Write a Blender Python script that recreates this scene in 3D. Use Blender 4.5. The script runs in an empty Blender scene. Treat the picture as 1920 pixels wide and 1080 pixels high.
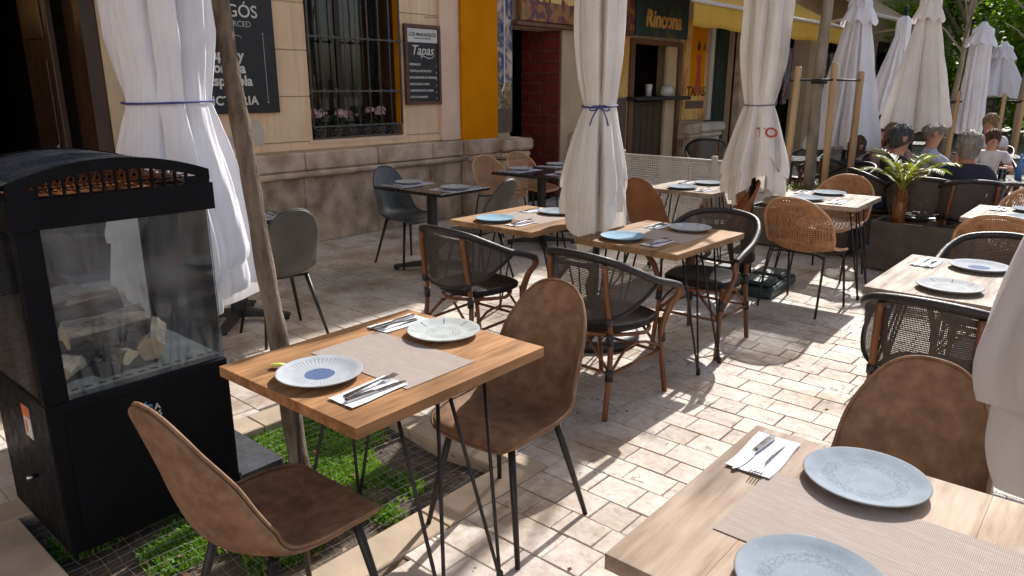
import bpy, bmesh, math, random
from mathutils import Vector, Matrix, Quaternion
R = math.radians
sin, cos, pi = math.sin, math.cos, math.pi
scene = bpy.context.scene
col = scene.collection
rng = random.Random(7)

# ------------------------------------------------------------ camera, sky, sun, exposure
YAW = 41.0
cd = bpy.data.cameras.new('camera')
cam = bpy.data.objects.new('camera', cd); col.objects.link(cam)
cam.location = (0, 0, 1.6)
cam.rotation_euler = (R(90 - 15.4), 0, R(YAW))
cd.sensor_width = 36; cd.lens = 36 * 1366 / 1920
cd.clip_start = 0.05; cd.clip_end = 800
scene.camera = cam

SUN_AZ = -10.0      # degrees from +Y, negative is towards the facade
SUN_EL = 37.0
w = bpy.data.worlds.new('World'); scene.world = w; w.use_nodes = True
nt = w.node_tree; nt.nodes.clear()
sk = nt.nodes.new('ShaderNodeTexSky'); sk.sky_type = 'NISHITA'; sk.sun_disc = False
sk.sun_elevation = R(SUN_EL); sk.sun_rotation = R(SUN_AZ)
sk.air_density = 1.0; sk.dust_density = 3.0
bg = nt.nodes.new('ShaderNodeBackground'); bg.inputs[1].default_value = 0.115
ow = nt.nodes.new('ShaderNodeOutputWorld')
nt.links.new(sk.outputs[0], bg.inputs[0]); nt.links.new(bg.outputs[0], ow.inputs[0])
sd = bpy.data.lights.new('sun', 'SUN'); sd.energy = 4.4; sd.angle = R(0.53); sd.color = (1.0, 0.97, 0.93)
so = bpy.data.objects.new('sun', sd); col.objects.link(so)
sv = Vector((sin(R(SUN_AZ)) * cos(R(SUN_EL)), cos(R(SUN_AZ)) * cos(R(SUN_EL)), sin(R(SUN_EL))))
so.rotation_euler = sv.to_track_quat('Z', 'Y').to_euler(); so.location = sv * 60
scene.view_settings.view_transform = 'Standard'; scene.view_settings.look = 'None'
scene.view_settings.exposure = 0.78; scene.view_settings.gamma = 1.0
scene.render.engine = 'CYCLES'
scene.cycles.max_bounces = 8; scene.cycles.transparent_max_bounces = 24

# ------------------------------------------------------------ materials
MAT = {}
def _new(name):
    m = bpy.data.materials.new(name); m.use_nodes = True
    n = m.node_tree.nodes; b = n['Principled BSDF']
    MAT[name] = m
    return m, n, m.node_tree.links, b
def rgb(c): return (c[0], c[1], c[2], 1)
def coords(n, l, kind='Object', scale=(1, 1, 1), jitter=True):
    if kind == 'Position':
        g = n.new('ShaderNodeNewGeometry'); src = g.outputs['Position']
    else:
        t = n.new('ShaderNodeTexCoord'); src = t.outputs['Object']
    if jitter and kind != 'Position':
        oi = n.new('ShaderNodeObjectInfo')
        mm = n.new('ShaderNodeMath'); mm.operation = 'MULTIPLY'; mm.inputs[1].default_value = 37.0
        l.new(oi.outputs['Random'], mm.inputs[0])
        va = n.new('ShaderNodeVectorMath'); va.operation = 'ADD'
        l.new(src, va.inputs[0]); l.new(mm.outputs[0], va.inputs[1]); src = va.outputs[0]
    mp = n.new('ShaderNodeMapping'); mp.inputs['Scale'].default_value = scale
    l.new(src, mp.inputs[0])
    return mp.outputs[0]
def noise(n, l, vec, scale, detail=5, rough=.55):
    t = n.new('ShaderNodeTexNoise'); t.inputs['Scale'].default_value = scale
    t.inputs['Detail'].default_value = detail; t.inputs['Roughness'].default_value = rough
    l.new(vec, t.inputs['Vector']); return t.outputs['Fac']
def ramp(n, l, fac, stops):
    r = n.new('ShaderNodeValToRGB'); e = r.color_ramp.elements
    while len(e) > len(stops): e.remove(e[-1])
    while len(e) < len(stops): e.new(.5)
    for i, (p, c) in enumerate(stops):
        e[i].position = p; e[i].color = rgb(c) if not isinstance(c, (int, float)) else (c, c, c, 1)
    l.new(fac, r.inputs[0]); return r.outputs[0]
def mixc(n, l, fac, a, b, mode='MIX'):
    x = n.new('ShaderNodeMix'); x.data_type = 'RGBA'; x.blend_type = mode
    for sock, val in ((x.inputs[0], fac), (x.inputs[6], a), (x.inputs[7], b)):
        if hasattr(val, 'is_output'): l.new(val, sock)
        elif isinstance(val, (int, float)): sock.default_value = val
        else: sock.default_value = rgb(val)
    return x.outputs[2]
def math_(n, l, op, a, b=None):
    x = n.new('ShaderNodeMath'); x.operation = op
    for i, val in enumerate((a, b)):
        if val is None: continue
        if hasattr(val, 'is_output'): l.new(val, x.inputs[i])
        else: x.inputs[i].default_value = val
    return x.outputs[0]
def bump(n, l, b, height, strength=.3, dist=.01):
    bp = n.new('ShaderNodeBump'); bp.inputs['Strength'].default_value = strength; bp.inputs['Distance'].default_value = dist
    l.new(height, bp.inputs['Height']); l.new(bp.outputs[0], b.inputs['Normal'])
def mat(name, c1, c2=None, scale=6, rough=.6, metal=0, bmp=0, bscale=80, bdist=.004, stretch=(1, 1, 1), spec=.5, kind='Object', rvar=.12, lo=.35, hi=.68):
    m, n, l, b = _new(name)
    if c2 is None: c2 = tuple(x * .72 for x in c1)
    v = coords(n, l, kind, stretch)
    f = noise(n, l, v, scale)
    l.new(ramp(n, l, f, [(lo, c2), (hi, c1)]), b.inputs['Base Color'])
    b.inputs['Metallic'].default_value = metal
    b.inputs['Specular IOR Level'].default_value = spec
    f2 = noise(n, l, v, scale * 3.1, 4)
    l.new(ramp(n, l, f2, [(.3, max(.02, rough - rvar)), (.7, min(1, rough + rvar))]), b.inputs['Roughness'])
    if bmp:
        bump(n, l, b, noise(n, l, v, bscale, 6, .6), bmp, bdist)
    return m
def weathered(name, c1, c2, streak=(.78, .74, .70)):
    m, n, l, b = _new(name)
    p = coords(n, l, 'Position'); f = noise(n, l, p, 1.3, 6)
    c = ramp(n, l, f, [(.30, c2), (.60, c1)])
    st = noise(n, l, coords(n, l, 'Position', (1, 7, .35)), 1.6, 7, .65)
    c = mixc(n, l, .7, c, ramp(n, l, st, [(.36, streak), (.52, (1, 1, 1))]), 'MULTIPLY')
    sp = noise(n, l, p, 38, 4, .8)
    c = mixc(n, l, .5, c, ramp(n, l, sp, [(.30, (.72, .68, .62)), (.42, (1, 1, 1))]), 'MULTIPLY')
    l.new(c, b.inputs['Base Color']); b.inputs['Roughness'].default_value = .88; b.inputs['Specular IOR Level'].default_value = .12
    bump(n, l, b, noise(n, l, p, 45, 6, .65), .3, .005)
weathered('plaster', (.80, .56, .36), (.66, .45, .285))
mat('plaster_trim', (.74, .53, .40), (.64, .45, .33), 2.2, .85, spec=.12, bmp=.2, bscale=50, kind='Position')
mat('plaster_yellow', (.60, .215, .0), (.52, .175, .0), 2.2, .8, spec=.06, bmp=.2, bscale=45, kind='Position')
mat('plaster_beige', (.50, .38, .24), (.42, .31, .19), 2, .85, bmp=.2, kind='Position')
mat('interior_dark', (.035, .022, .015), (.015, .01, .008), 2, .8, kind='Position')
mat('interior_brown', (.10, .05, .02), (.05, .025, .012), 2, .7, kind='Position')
mat('stone_dado', (.47, .36, .265), (.215, .155, .11), 3.4, .85, spec=.12, lo=.36, hi=.62, bmp=.7, bscale=14, bdist=.02, kind='Position')
mat('stone_cap', (.54, .41, .31), (.31, .22, .16), 3.8, .82, spec=.12, lo=.36, hi=.62, bmp=.5, bscale=22, bdist=.01, kind='Position')
mat('stone_pale', (.55, .49, .41), (.42, .36, .29), 3, .75, bmp=.3, bscale=20, kind='Position')
mat('kerb_stone', (.46, .36, .265), (.33, .26, .19), 5, .8, spec=.15, bmp=.4, bscale=30, kind='Position')
mat('dark_wood', (.05, .022, .010), (.025, .011, .006), 5, .45, stretch=(1, 1, .15))
mat('mid_wood', (.16, .07, .028), (.09, .04, .016), 6, .5, stretch=(1, 1, .15))
mat('green_door', (.008, .035, .022), (.004, .018, .012), 3, .5)
mat('iron', (.035, .033, .034), (.02, .018, .018), 30, .55, metal=.3, bmp=.1, bscale=120)
mat('iron_grey', (.10, .095, .09), (.06, .055, .05), 25, .6, metal=.2)
mat('heater_black', (.006, .006, .008), (.004, .004, .005), 8, .5, spec=.10, bmp=.08, bscale=400, bdist=.0006)
mat('heater_plate', (.055, .058, .066), (.035, .038, .043), 14, .5)
mat('burner_sheet', (.42, .16, .05), (.16, .06, .025), 9, .45, metal=.55)
mat('tray_metal', (.10, .11, .12), (.05, .055, .06), 14, .5, metal=.4)
mat('leg_black', (.022, .020, .019), (.012, .011, .010), 20, .45, metal=.3)
mat('steel', (.42, .42, .43), (.32, .32, .34), 12, .25, metal=1.0, rvar=.06)
mat('napkin', (.70, .70, .73), (.66, .66, .70), 8, .9, spec=.05, bmp=.15, bscale=150, bdist=.001)
mat('leather_brown', (.265, .152, .090), (.14, .074, .042), 20, .66, spec=.18, bmp=.35, bscale=90, bdist=.0015, rvar=.1, lo=.30, hi=.70)
mat('leather_grey', (.075, .068, .058), (.055, .05, .042), 6, .6, bmp=.15, bscale=150, bdist=.001)
mat('leather_blue', (.068, .074, .077), (.05, .055, .058), 6, .35, bmp=.12, bscale=150, bdist=.001)
mat('leather_chestnut', (.27, .11, .045), (.18, .072, .03), 6, .62, spec=.2, bmp=.2, bscale=130, bdist=.0015)
mat('wicker_dark', (.030, .024, .024), (.016, .013, .013), 60, .45, spec=.35, bmp=.5, bscale=260, bdist=.003)
mat('seat_vinyl', (.018, .013, .012), (.010, .008, .008), 7, .45, spec=.22, bmp=.15, bscale=70, bdist=.003)
mat('bamboo', (.20, .068, .018), (.11, .036, .010), 9, .4, stretch=(1, 1, .25))
mat('binding', (.018, .016, .02), (.010, .009, .012), 40, .5, bmp=.4, bscale=200, bdist=.002)
mat('rattan', (.46, .235, .11), (.30, .14, .06), 30, .55, spec=.25, bmp=.2, bscale=200, bdist=.001)
mat('rattan_rim', (.52, .30, .15), (.38, .20, .095), 20, .5)
mat('base_green', (.022, .042, .048), (.013, .027, .031), 10, .45, bmp=.1)
mat('table_black', (.02, .02, .023), (.014, .014, .016), 10, .22, spec=.6)
mat('slat_metal', (.06, .065, .075), (.035, .038, .044), 12, .3, metal=.6)
mat('base_black', (.02, .02, .022), None, 10, .5)
mat('pole_dark', (.02, .024, .022), (.012, .014, .013), 10, .4, metal=.3)
mat('cord_blue', (.045, .055, .22), (.03, .035, .14), 50, .7)
mat('cord_grey', (.16, .16, .18), (.1, .1, .12), 50, .7)
mat('red_print', (.42, .06, .03), (.32, .05, .03), 12, .85)
mat('bark', (.25, .195, .145), (.075, .054, .04), 14, .9, spec=.15, bmp=1.0, bscale=34, bdist=.03, stretch=(1, 1, .3))
mat('bark_grey', (.30, .25, .19), (.14, .115, .085), 9, .9, bmp=.9, bscale=28, bdist=.02, stretch=(1, 1, .3))
mat('stake_wood', (.50, .34, .17), (.36, .23, .11), 7, .7, bmp=.2, bscale=40, stretch=(1, 1, .12))
mat('rubber', (.015, .015, .016), None, 10, .7)
mat('sign_black', (.008, .008, .009), (.006, .006, .007), 4, .5)
mat('sign_white', (.62, .60, .57), (.55, .53, .50), 10, .7)
mat('sign_grey', (.42, .42, .42), (.36, .36, .36), 10, .7)
mat('frame_wood', (.12, .045, .02), (.07, .028, .013), 12, .5)
mat('brick', (.22, .030, .022), (.13, .018, .014), 10, .6, bmp=.35, bscale=40, bdist=.006)
mat('mortar', (.16, .10, .085), (.11, .07, .06), 10, .9, kind='Position')
mat('white_metal', (.52, .49, .45), (.46, .43, .39), 6, .5)
mat('planter', (.10, .082, .066), (.065, .052, .042), 6, .75, bmp=.2, bscale=60)
mat('soil', (.12, .088, .06), (.055, .038, .026), 14, .95, bmp=.9, bscale=40, bdist=.02, kind='Position')
mat('wire', (.28, .28, .27), (.18, .18, .17), 20, .5, metal=.6)
mat('log_bark', (.15, .11, .085), (.02, .015, .013), 22, .9, bmp=.9, bscale=60, bdist=.01, stretch=(.35, 1, 1))
mat('log_cut', (.68, .52, .33), (.52, .37, .21), 18, .8, bmp=.4, bscale=60, bdist=.004)
mat('skin', (.50, .255, .17), (.42, .20, .13), 12, .55)
mat('skin_tan', (.36, .17, .10), (.30, .135, .08), 12, .55)
mat('hair_dark', (.032, .030, .030), (.014, .013, .013), 40, .6, stretch=(1, 1, .2), bmp=.8, bscale=120, bdist=.01)
mat('hair_greydark', (.10, .10, .105), (.035, .035, .038), 40, .6, stretch=(1, 1, .2), bmp=.8, bscale=120, bdist=.01)
mat('hair_grey', (.36, .33, .29), (.20, .18, .16), 40, .6, stretch=(1, 1, .2), bmp=.8, bscale=120, bdist=.01)
mat('hair_blond', (.34, .21, .10), (.19, .11, .05), 40, .6, stretch=(1, 1, .2), bmp=.8, bscale=120, bdist=.01)
mat('hair_brown', (.13, .065, .03), (.07, .035, .018), 40, .6, stretch=(1, 1, .2), bmp=.8, bscale=120, bdist=.01)
for nm, c in (('black', (.010, .010, .012)), ('navy', (.016, .015, .032)), ('white', (.62, .60, .58)), ('rose', (.42, .27, .24)), ('teal', (.02, .07, .10)), ('red', (.16, .02, .025)), ('pale', (.50, .52, .58)), ('grey', (.22, .2, .19)), ('denim', (.04, .06, .12))):
    mat('cloth_' + nm, c, tuple(x * .7 for x in c), 14, .85, bmp=.3, bscale=30, bdist=.01)
mat('eye', (.02, .015, .012), None, 5, .2)
mat('lips', (.30, .09, .07), None, 5, .5)
mat('lemon', (.62, .60, .12), (.50, .52, .10), 12, .5, bmp=.3, bscale=60)
mat('lemon_flesh', (.70, .68, .30), (.6, .58, .2), 40, .4)
mat('flower_pink', (.66, .44, .44), (.52, .30, .32), 10, .7)
mat('pot', (.10, .06, .05), None, 10, .7)
mat('orange_print', (.75, .16, .03), None, 10, .6)
mat('blue_print', (.10, .25, .55), None, 10, .6)
mat('yellow_print', (.72, .36, .02), (.62, .26, .02), 10, .6)
mat('bottle_glass', (.02, .03, .02), None, 10, .15)
mat('crockery', (.66, .64, .60), None, 8, .3)
mat('paint_white', (.68, .67, .68), (.60, .59, .60), 2, .8, kind='Position')
mat('paint_cream', (.60, .50, .36), (.52, .42, .30), 2, .8, kind='Position')
mat('tile_roof', (.36, .16, .08), (.25, .10, .05), 6, .8, kind='Position')

def leafmat(name, c1, c2, tr=.35):
    m, n, l, b = _new(name)
    v = coords(n, l, 'Position')
    f = noise(n, l, v, 3.5, 4)
    c = ramp(n, l, f, [(.3, c2), (.7, c1)])
    l.new(c, b.inputs['Base Color']); b.inputs['Roughness'].default_value = .45
    t = n.new('ShaderNodeBsdfTranslucent'); l.new(mixc(n, l, 1.0, c, (1.0, 1.0, .45), 'MULTIPLY'), t.inputs[0])
    mx = n.new('ShaderNodeMixShader'); mx.inputs[0].default_value = tr
    l.new(b.outputs[0], mx.inputs[1]); l.new(t.outputs[0], mx.inputs[2])
    l.new(mx.outputs[0], n['Material Output'].inputs[0])
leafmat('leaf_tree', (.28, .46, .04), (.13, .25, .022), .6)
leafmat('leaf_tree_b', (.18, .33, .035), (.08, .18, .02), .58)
leafmat('leaf_palm', (.30, .31, .03), (.14, .19, .02), .45)
leafmat('leaf_plant', (.08, .16, .03), (.04, .09, .015), .3)
leafmat('leaf_grass', (.20, .36, .03), (.08, .18, .016), .45)

def clothmat(name, c1, c2, tr=.28):
    m, n, l, b = _new(name)
    v = coords(n, l)
    f = noise(n, l, v, 4, 5)
    c = ramp(n, l, f, [(.3, c2), (.72, c1)])
    l.new(c, b.inputs['Base Color']); b.inputs['Roughness'].default_value = .85; b.inputs['Specular IOR Level'].default_value = .2
    w1 = n.new('ShaderNodeTexNoise'); w1.inputs['Scale'].default_value = 11; w1.inputs['Detail'].default_value = 6; l.new(coords(n, l, 'Object', (1, 1, .28)), w1.inputs['Vector'])
    bump(n, l, b, w1.outputs['Fac'], .4, .025)
    t = n.new('ShaderNodeBsdfTranslucent'); l.new(c, t.inputs[0])
    mx = n.new('ShaderNodeMixShader'); mx.inputs[0].default_value = tr
    l.new(b.outputs[0], mx.inputs[1]); l.new(t.outputs[0], mx.inputs[2])
    l.new(mx.outputs[0], n['Material Output'].inputs[0])
clothmat('canvas_white', (.85, .84, .87), (.77, .76, .79), .26)
clothmat('canvas_cream', (.83, .785, .73), (.74, .695, .64), .24)
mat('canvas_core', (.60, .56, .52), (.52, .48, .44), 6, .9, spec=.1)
clothmat('canvas_yellow', (.72, .46, .08), (.62, .38, .06), .35)
clothmat('canvas_sand', (.66, .52, .38), (.58, .45, .32), .55)

def wood_table(name, c1, c2, c3, rough=.66):
    m, n, l, b = _new(name)
    v = coords(n, l, 'Object', (1, .09, 1))
    f = noise(n, l, v, 34, 7, .65)
    base = ramp(n, l, f, [(.28, c3), (.48, c2), (.70, c1)])
    v2 = coords(n, l, 'Object', (1, .35, 1)); f2 = noise(n, l, v2, 7, 3)
    blot = ramp(n, l, f2, [(.30, (.40, .36, .33)), (.56, (1, 1, 1))])
    c = mixc(n, l, .75, base, blot, 'MULTIPLY')
    oi = n.new('ShaderNodeObjectInfo')
    tone = ramp(n, l, oi.outputs['Random'], [(0, (.80, .78, .76)), (1, (1.08, 1.06, 1.03))])
    c = mixc(n, l, 1.0, c, tone, 'MULTIPLY')
    l.new(c, b.inputs['Base Color'])
    l.new(ramp(n, l, f, [(.3, rough + .12), (.7, rough - .1)]), b.inputs['Roughness'])
    bump(n, l, b, f, .25, .002); b.inputs['Specular IOR Level'].default_value = .16
wood_table('wood_honey', (.42, .235, .115), (.33, .172, .078), (.165, .082, .036))
wood_table('wood_pale', (.47, .365, .285), (.40, .30, .225), (.28, .195, .135))
wood_table('wood_mid', (.42, .26, .14), (.34, .20, .10), (.18, .10, .05))
wood_table('wood_grey', (.40, .34, .28), (.34, .28, .23), (.22, .17, .135))

def matte_weave(name, c1, c2, k=190):
    m, n, l, b = _new(name)
    t = n.new('ShaderNodeTexCoord')
    wv = []
    for ax in 'XY':
        x = n.new('ShaderNodeTexWave'); x.bands_direction = ax; x.inputs['Scale'].default_value = k / 2; x.inputs['Distortion'].default_value = .4
        l.new(t.outputs['Object'], x.inputs['Vector']); wv.append(x.outputs['Fac'])
    f = math_(n, l, 'MULTIPLY', wv[0], wv[1])
    nz = noise(n, l, coords(n, l, 'Object', (1, 9, 1)), 16, 6, .7)
    f = math_(n, l, 'ADD', f, math_(n, l, 'MULTIPLY', math_(n, l, 'SUBTRACT', nz, .5), 1.1))
    l.new(ramp(n, l, f, [(.05, c2), (.75, c1)]), b.inputs['Base Color'])
    b.inputs['Roughness'].default_value = .8; b.inputs['Specular IOR Level'].default_value = .08
    bump(n, l, b, f, .4, .001)
matte_weave('placemat', (.46, .40, .365), (.25, .205, .18))
matte_weave('placemat_lilac', (.62, .59, .68), (.42, .40, .48))

def plate_mat(name, glaze, style):
    m, n, l, b = _new(name)
    t = n.new('ShaderNodeTexCoord'); sep = n.new('ShaderNodeSeparateXYZ'); l.new(t.outputs['Object'], sep.inputs[0])
    x, y = sep.outputs[0], sep.outputs[1]
    r = math_(n, l, 'SQRT', math_(n, l, 'ADD', math_(n, l, 'MULTIPLY', x, x), math_(n, l, 'MULTIPLY', y, y)))
    a = math_(n, l, 'ARCTAN2', y, x)
    nz = noise(n, l, coords(n, l), 22, 4)
    g2 = tuple(c * .8 for c in glaze)
    c = ramp(n, l, nz, [(.3, g2), (.7, glaze)])
    def band(v, lo, hi, s=.002):
        return math_(n, l, 'MULTIPLY', math_(n, l, 'GREATER_THAN', v, lo), math_(n, l, 'LESS_THAN', v, hi))
    if style == 'rays':
        ray = math_(n, l, 'GREATER_THAN', math_(n, l, 'COSINE', math_(n, l, 'MULTIPLY', a, 52)), .86)
        ray = math_(n, l, 'MULTIPLY', ray, band(math_(n, l, 'ADD', r, math_(n, l, 'MULTIPLY', nz, .02)), .058, .122))
        c = mixc(n, l, math_(n, l, 'MULTIPLY', ray, .75), c, (.10, .12, .17))
        f = math_(n, l, 'LESS_THAN', math_(n, l, 'ADD', r, math_(n, l, 'MULTIPLY', nz, .012)), .052)
        c = mixc(n, l, math_(n, l, 'MULTIPLY', f, .85), c, (.035, .07, .19))
    elif style == 'motif':
        ray = math_(n, l, 'GREATER_THAN', math_(n, l, 'COSINE', math_(n, l, 'MULTIPLY', a, 8)), .985)
        ray = math_(n, l, 'MULTIPLY', ray, band(r, .085, .12))
        dots = math_(n, l, 'GREATER_THAN', math_(n, l, 'MULTIPLY', math_(n, l, 'COSINE', math_(n, l, 'MULTIPLY', a, 24)), math_(n, l, 'COSINE', math_(n, l, 'MULTIPLY', r, 420))), .45)
        dots = math_(n, l, 'MULTIPLY', dots, band(r, .030, .066))
        f = math_(n, l, 'MAXIMUM', ray, dots)
        c = mixc(n, l, math_(n, l, 'MULTIPLY', f, .85), c, (.06, .08, .11))
    elif style == 'speckle':
        sp = noise(n, l, coords(n, l), 160, 3, .8)
        ring = band(math_(n, l, 'ADD', r, math_(n, l, 'MULTIPLY', nz, .02)), .070, .098)
        f = math_(n, l, 'MULTIPLY', ring, math_(n, l, 'GREATER_THAN', sp, .50))
        c = mixc(n, l, math_(n, l, 'MULTIPLY', f, .5), c, (.10, .13, .16))
        f = math_(n, l, 'GREATER_THAN', sp, .66)
        c = mixc(n, l, math_(n, l, 'MULTIPLY', f, .45), c, (.55, .60, .64))
    rim = math_(n, l, 'GREATER_THAN', r, .1265)
    c = mixc(n, l, math_(n, l, 'MULTIPLY', rim, .5), c, (.22, .20, .17))
    l.new(c, b.inputs['Base Color']); b.inputs['Roughness'].default_value = .72; b.inputs['Specular IOR Level'].default_value = .05
plate_mat('plate_rays', (.40, .42, .45), 'rays')
plate_mat('plate_motif', (.43, .45, .44), 'motif')
plate_mat('plate_speckle', (.245, .285, .33), 'speckle')
plate_mat('plate_blue', (.24, .37, .46), 'plain')
plate_mat('plate_grey', (.42, .43, .44), 'motif')

def textilene():
    m, n, l, b = _new('textilene')
    t = n.new('ShaderNodeTexCoord')
    fs = []
    sep = n.new('ShaderNodeSeparateXYZ'); l.new(t.outputs['UV'], sep.inputs[0])
    for i, k in ((0, 210), (1, 90)):
        s = math_(n, l, 'SINE', math_(n, l, 'MULTIPLY', sep.outputs[i], k * 2 * pi))
        fs.append(s)
    hole = math_(n, l, 'GREATER_THAN', math_(n, l, 'MINIMUM', fs[0], fs[1]), .30)
    b.inputs['Base Color'].default_value = (.045, .036, .032, 1); b.inputs['Roughness'].default_value = .5
    tr = n.new('ShaderNodeBsdfTransparent'); mx = n.new('ShaderNodeMixShader')
    l.new(hole, mx.inputs[0]); l.new(b.outputs[0], mx.inputs[1]); l.new(tr.outputs[0], mx.inputs[2])
    l.new(mx.outputs[0], n['Material Output'].inputs[0])
textilene()
def glassmat(name, tint, ior=1.5, dirt_haze=.05):
    m, n, l, b = _new(name); n.remove(b)
    tr = n.new('ShaderNodeBsdfTransparent'); tr.inputs[0].default_value = rgb(tint)
    gl = n.new('ShaderNodeBsdfGlossy'); gl.inputs['Roughness'].default_value = .015
    df = n.new('ShaderNodeBsdfDiffuse'); df.inputs[0].default_value = (.5, .52, .55, 1)  # pale film: slight dirt plus bright reflections painted in as haze
    fr = n.new('ShaderNodeFresnel'); fr.inputs[0].default_value = ior
    nz = noise(n, l, coords(n, l, 'Position', (1, 1, .35)), 7, 6)
    d = math_(n, l, 'MULTIPLY', ramp(n, l, nz, [(.4, 0.15), (.75, 1.0)]), dirt_haze)
    m1 = n.new('ShaderNodeMixShader'); l.new(d, m1.inputs[0]); l.new(tr.outputs[0], m1.inputs[1]); l.new(df.outputs[0], m1.inputs[2])
    m2 = n.new('ShaderNodeMixShader'); l.new(fr.outputs[0], m2.inputs[0]); l.new(m1.outputs[0], m2.inputs[1]); l.new(gl.outputs[0], m2.inputs[2])
    l.new(m2.outputs[0], n['Material Output'].inputs[0])
glassmat('glass_heater', (.90, .93, .94), 1.36, .16)  # film raised to imitate hazy sky and wall reflections on the panes
glassmat('glass_window', (.35, .35, .35), 1.6, .04)
def emis(name, c, s):
    m, n, l, b = _new(name)
    b.inputs['Emission Color'].default_value = rgb(c); b.inputs['Emission Strength'].default_value = s
    b.inputs['Base Color'].default_value = rgb(c)
emis('bulb', (1.0, .55, .15), 6)

def paving_mat(name, tone_attr):
    m, n, l, b = _new(name)
    p = coords(n, l, 'Position')
    f1 = noise(n, l, p, 2.2, 6, .6); f2 = noise(n, l, p, 26, 6, .7); f3 = noise(n, l, p, 0.55, 3)
    base = ramp(n, l, f2, [(.28, (.41, .36, .315)), (.48, (.54, .495, .455)), (.72, (.63, .59, .555))])
    warm = ramp(n, l, f1, [(.34, (.70, .60, .50)), (.58, (1, 1, 1))])
    c = mixc(n, l, .8, base, warm, 'MULTIPLY')
    c = mixc(n, l, .5, c, ramp(n, l, f3, [(.35, (.78, .72, .66)), (.65, (1.05, 1.03, 1.0))]), 'MULTIPLY')
    if tone_attr:
        at = n.new('ShaderNodeAttribute'); at.attribute_name = 'tone'; tv = at.outputs['Fac']
    else:
        oi = n.new('ShaderNodeObjectInfo'); tv = oi.outputs['Random']
    c = mixc(n, l, 1.0, c, ramp(n, l, tv, [(0, (.78, .73, .67)), (.2, (.93, .91, .89)), (.7, (1.0, .99, .98)), (1, (1.07, 1.06, 1.04))]), 'MULTIPLY')
    vo = n.new('ShaderNodeTexVoronoi'); vo.feature = 'DISTANCE_TO_EDGE'; vo.inputs['Scale'].default_value = 3.3
    wv = n.new('ShaderNodeVectorMath'); wv.operation = 'ADD'
    nc = n.new('ShaderNodeTexNoise'); nc.inputs['Scale'].default_value = 7; nc.inputs['Detail'].default_value = 5; l.new(p, nc.inputs['Vector'])
    sc = n.new('ShaderNodeVectorMath'); sc.operation = 'SCALE'; sc.inputs['Scale'].default_value = .35; l.new(nc.outputs['Color'], sc.inputs[0])
    l.new(p, wv.inputs[0]); l.new(sc.outputs[0], wv.inputs[1]); l.new(wv.outputs[0], vo.inputs['Vector'])
    crack = math_(n, l, 'MULTIPLY', math_(n, l, 'LESS_THAN', vo.outputs['Distance'], .013), math_(n, l, 'GREATER_THAN', f1, .56))
    pit = math_(n, l, 'GREATER_THAN', noise(n, l, p, 75, 3, .8), .70)
    d = math_(n, l, 'MAXIMUM', crack, math_(n, l, 'MULTIPLY', pit, .45))
    c = mixc(n, l, math_(n, l, 'MULTIPLY', d, .7), c, (.12, .085, .06))
    gv = n.new('ShaderNodeTexVoronoi'); gv.inputs['Scale'].default_value = 2.6; l.new(p, gv.inputs['Vector'])
    gum = math_(n, l, 'LESS_THAN', gv.outputs['Distance'], .045)
    c = mixc(n, l, math_(n, l, 'MULTIPLY', gum, .45), c, (.13, .105, .085))
    sv2_ = noise(n, l, p, 1.1, 7, .7)
    c = mixc(n, l, .75, c, ramp(n, l, sv2_, [(.34, (.62, .56, .50)), (.50, (1, 1, 1))]), 'MULTIPLY')
    l.new(c, b.inputs['Base Color'])
    l.new(ramp(n, l, f2, [(.3, .8), (.7, .55)]), b.inputs['Roughness'])
    h = math_(n, l, 'SUBTRACT', f2, d)
    b.inputs['Specular IOR Level'].default_value = .2
    bump(n, l, b, h, .45, .006)
paving_mat('paver', False); paving_mat('paver_far', True)
mat('joint', (.24, .18, .13), (.12, .085, .06), 20, .95, bmp=.6, bscale=90, kind='Position')

def mural_mat(name, cols, scale, stretch=(1, 1, 1), dist=1.2, rough=.6):
    m, n, l, b = _new(name)
    p = coords(n, l, 'Position', stretch)
    t = n.new('ShaderNodeTexNoise'); t.inputs['Scale'].default_value = scale; t.inputs['Detail'].default_value = 3; t.inputs['Distortion'].default_value = dist
    l.new(p, t.inputs['Vector'])
    k = len(cols)
    rr = n.new('ShaderNodeValToRGB'); e = rr.color_ramp.elements; rr.color_ramp.interpolation = 'EASE'
    while len(e) < k: e.new(.5)
    for i, c in enumerate(cols): e[i].position = .28 + .46 * i / (k - 1); e[i].color = rgb(c)
    l.new(t.outputs['Fac'], rr.inputs[0]); l.new(rr.outputs[0], b.inputs['Base Color']); b.inputs['Roughness'].default_value = rough
mural_mat('mural_orange', [(.02, .015, .03), (.16, .02, .015), (.05, .03, .05), (.30, .09, .015), (.24, .14, .03), (.05, .05, .02)], 5)
mural_mat('mural_green', [(.01, .012, .015), (.01, .05, .03), (.02, .03, .06), (.02, .07, .04), (.16, .10, .02)], 2.6)
mural_mat('mural_sky', [(.30, .34, .48), (.52, .42, .34), (.05, .06, .14), (.46, .36, .26), (.5, .5, .56)], 3.0)
mural_mat('mural_town', [(.06, .045, .03), (.30, .19, .08), (.05, .06, .035), (.42, .28, .13), (.10, .06, .04)], 5.5, (1, 1, 1.6))
mural_mat('mural_base', [(.05, .035, .03), (.12, .07, .045), (.07, .05, .045), (.16, .10, .07)], 6, (1, 1, .5))
mural_mat('poster_gold', [(.35, .08, .02), (.55, .27, .05), (.62, .40, .12), (.45, .14, .03)], 3.4, (1, 1, .6))
mural_mat('goods_mix', [(.02, .02, .02), (.20, .03, .03), (.30, .26, .28), (.03, .03, .06), (.40, .34, .30), (.10, .06, .04)], 9, (1, 1, .25))

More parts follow.
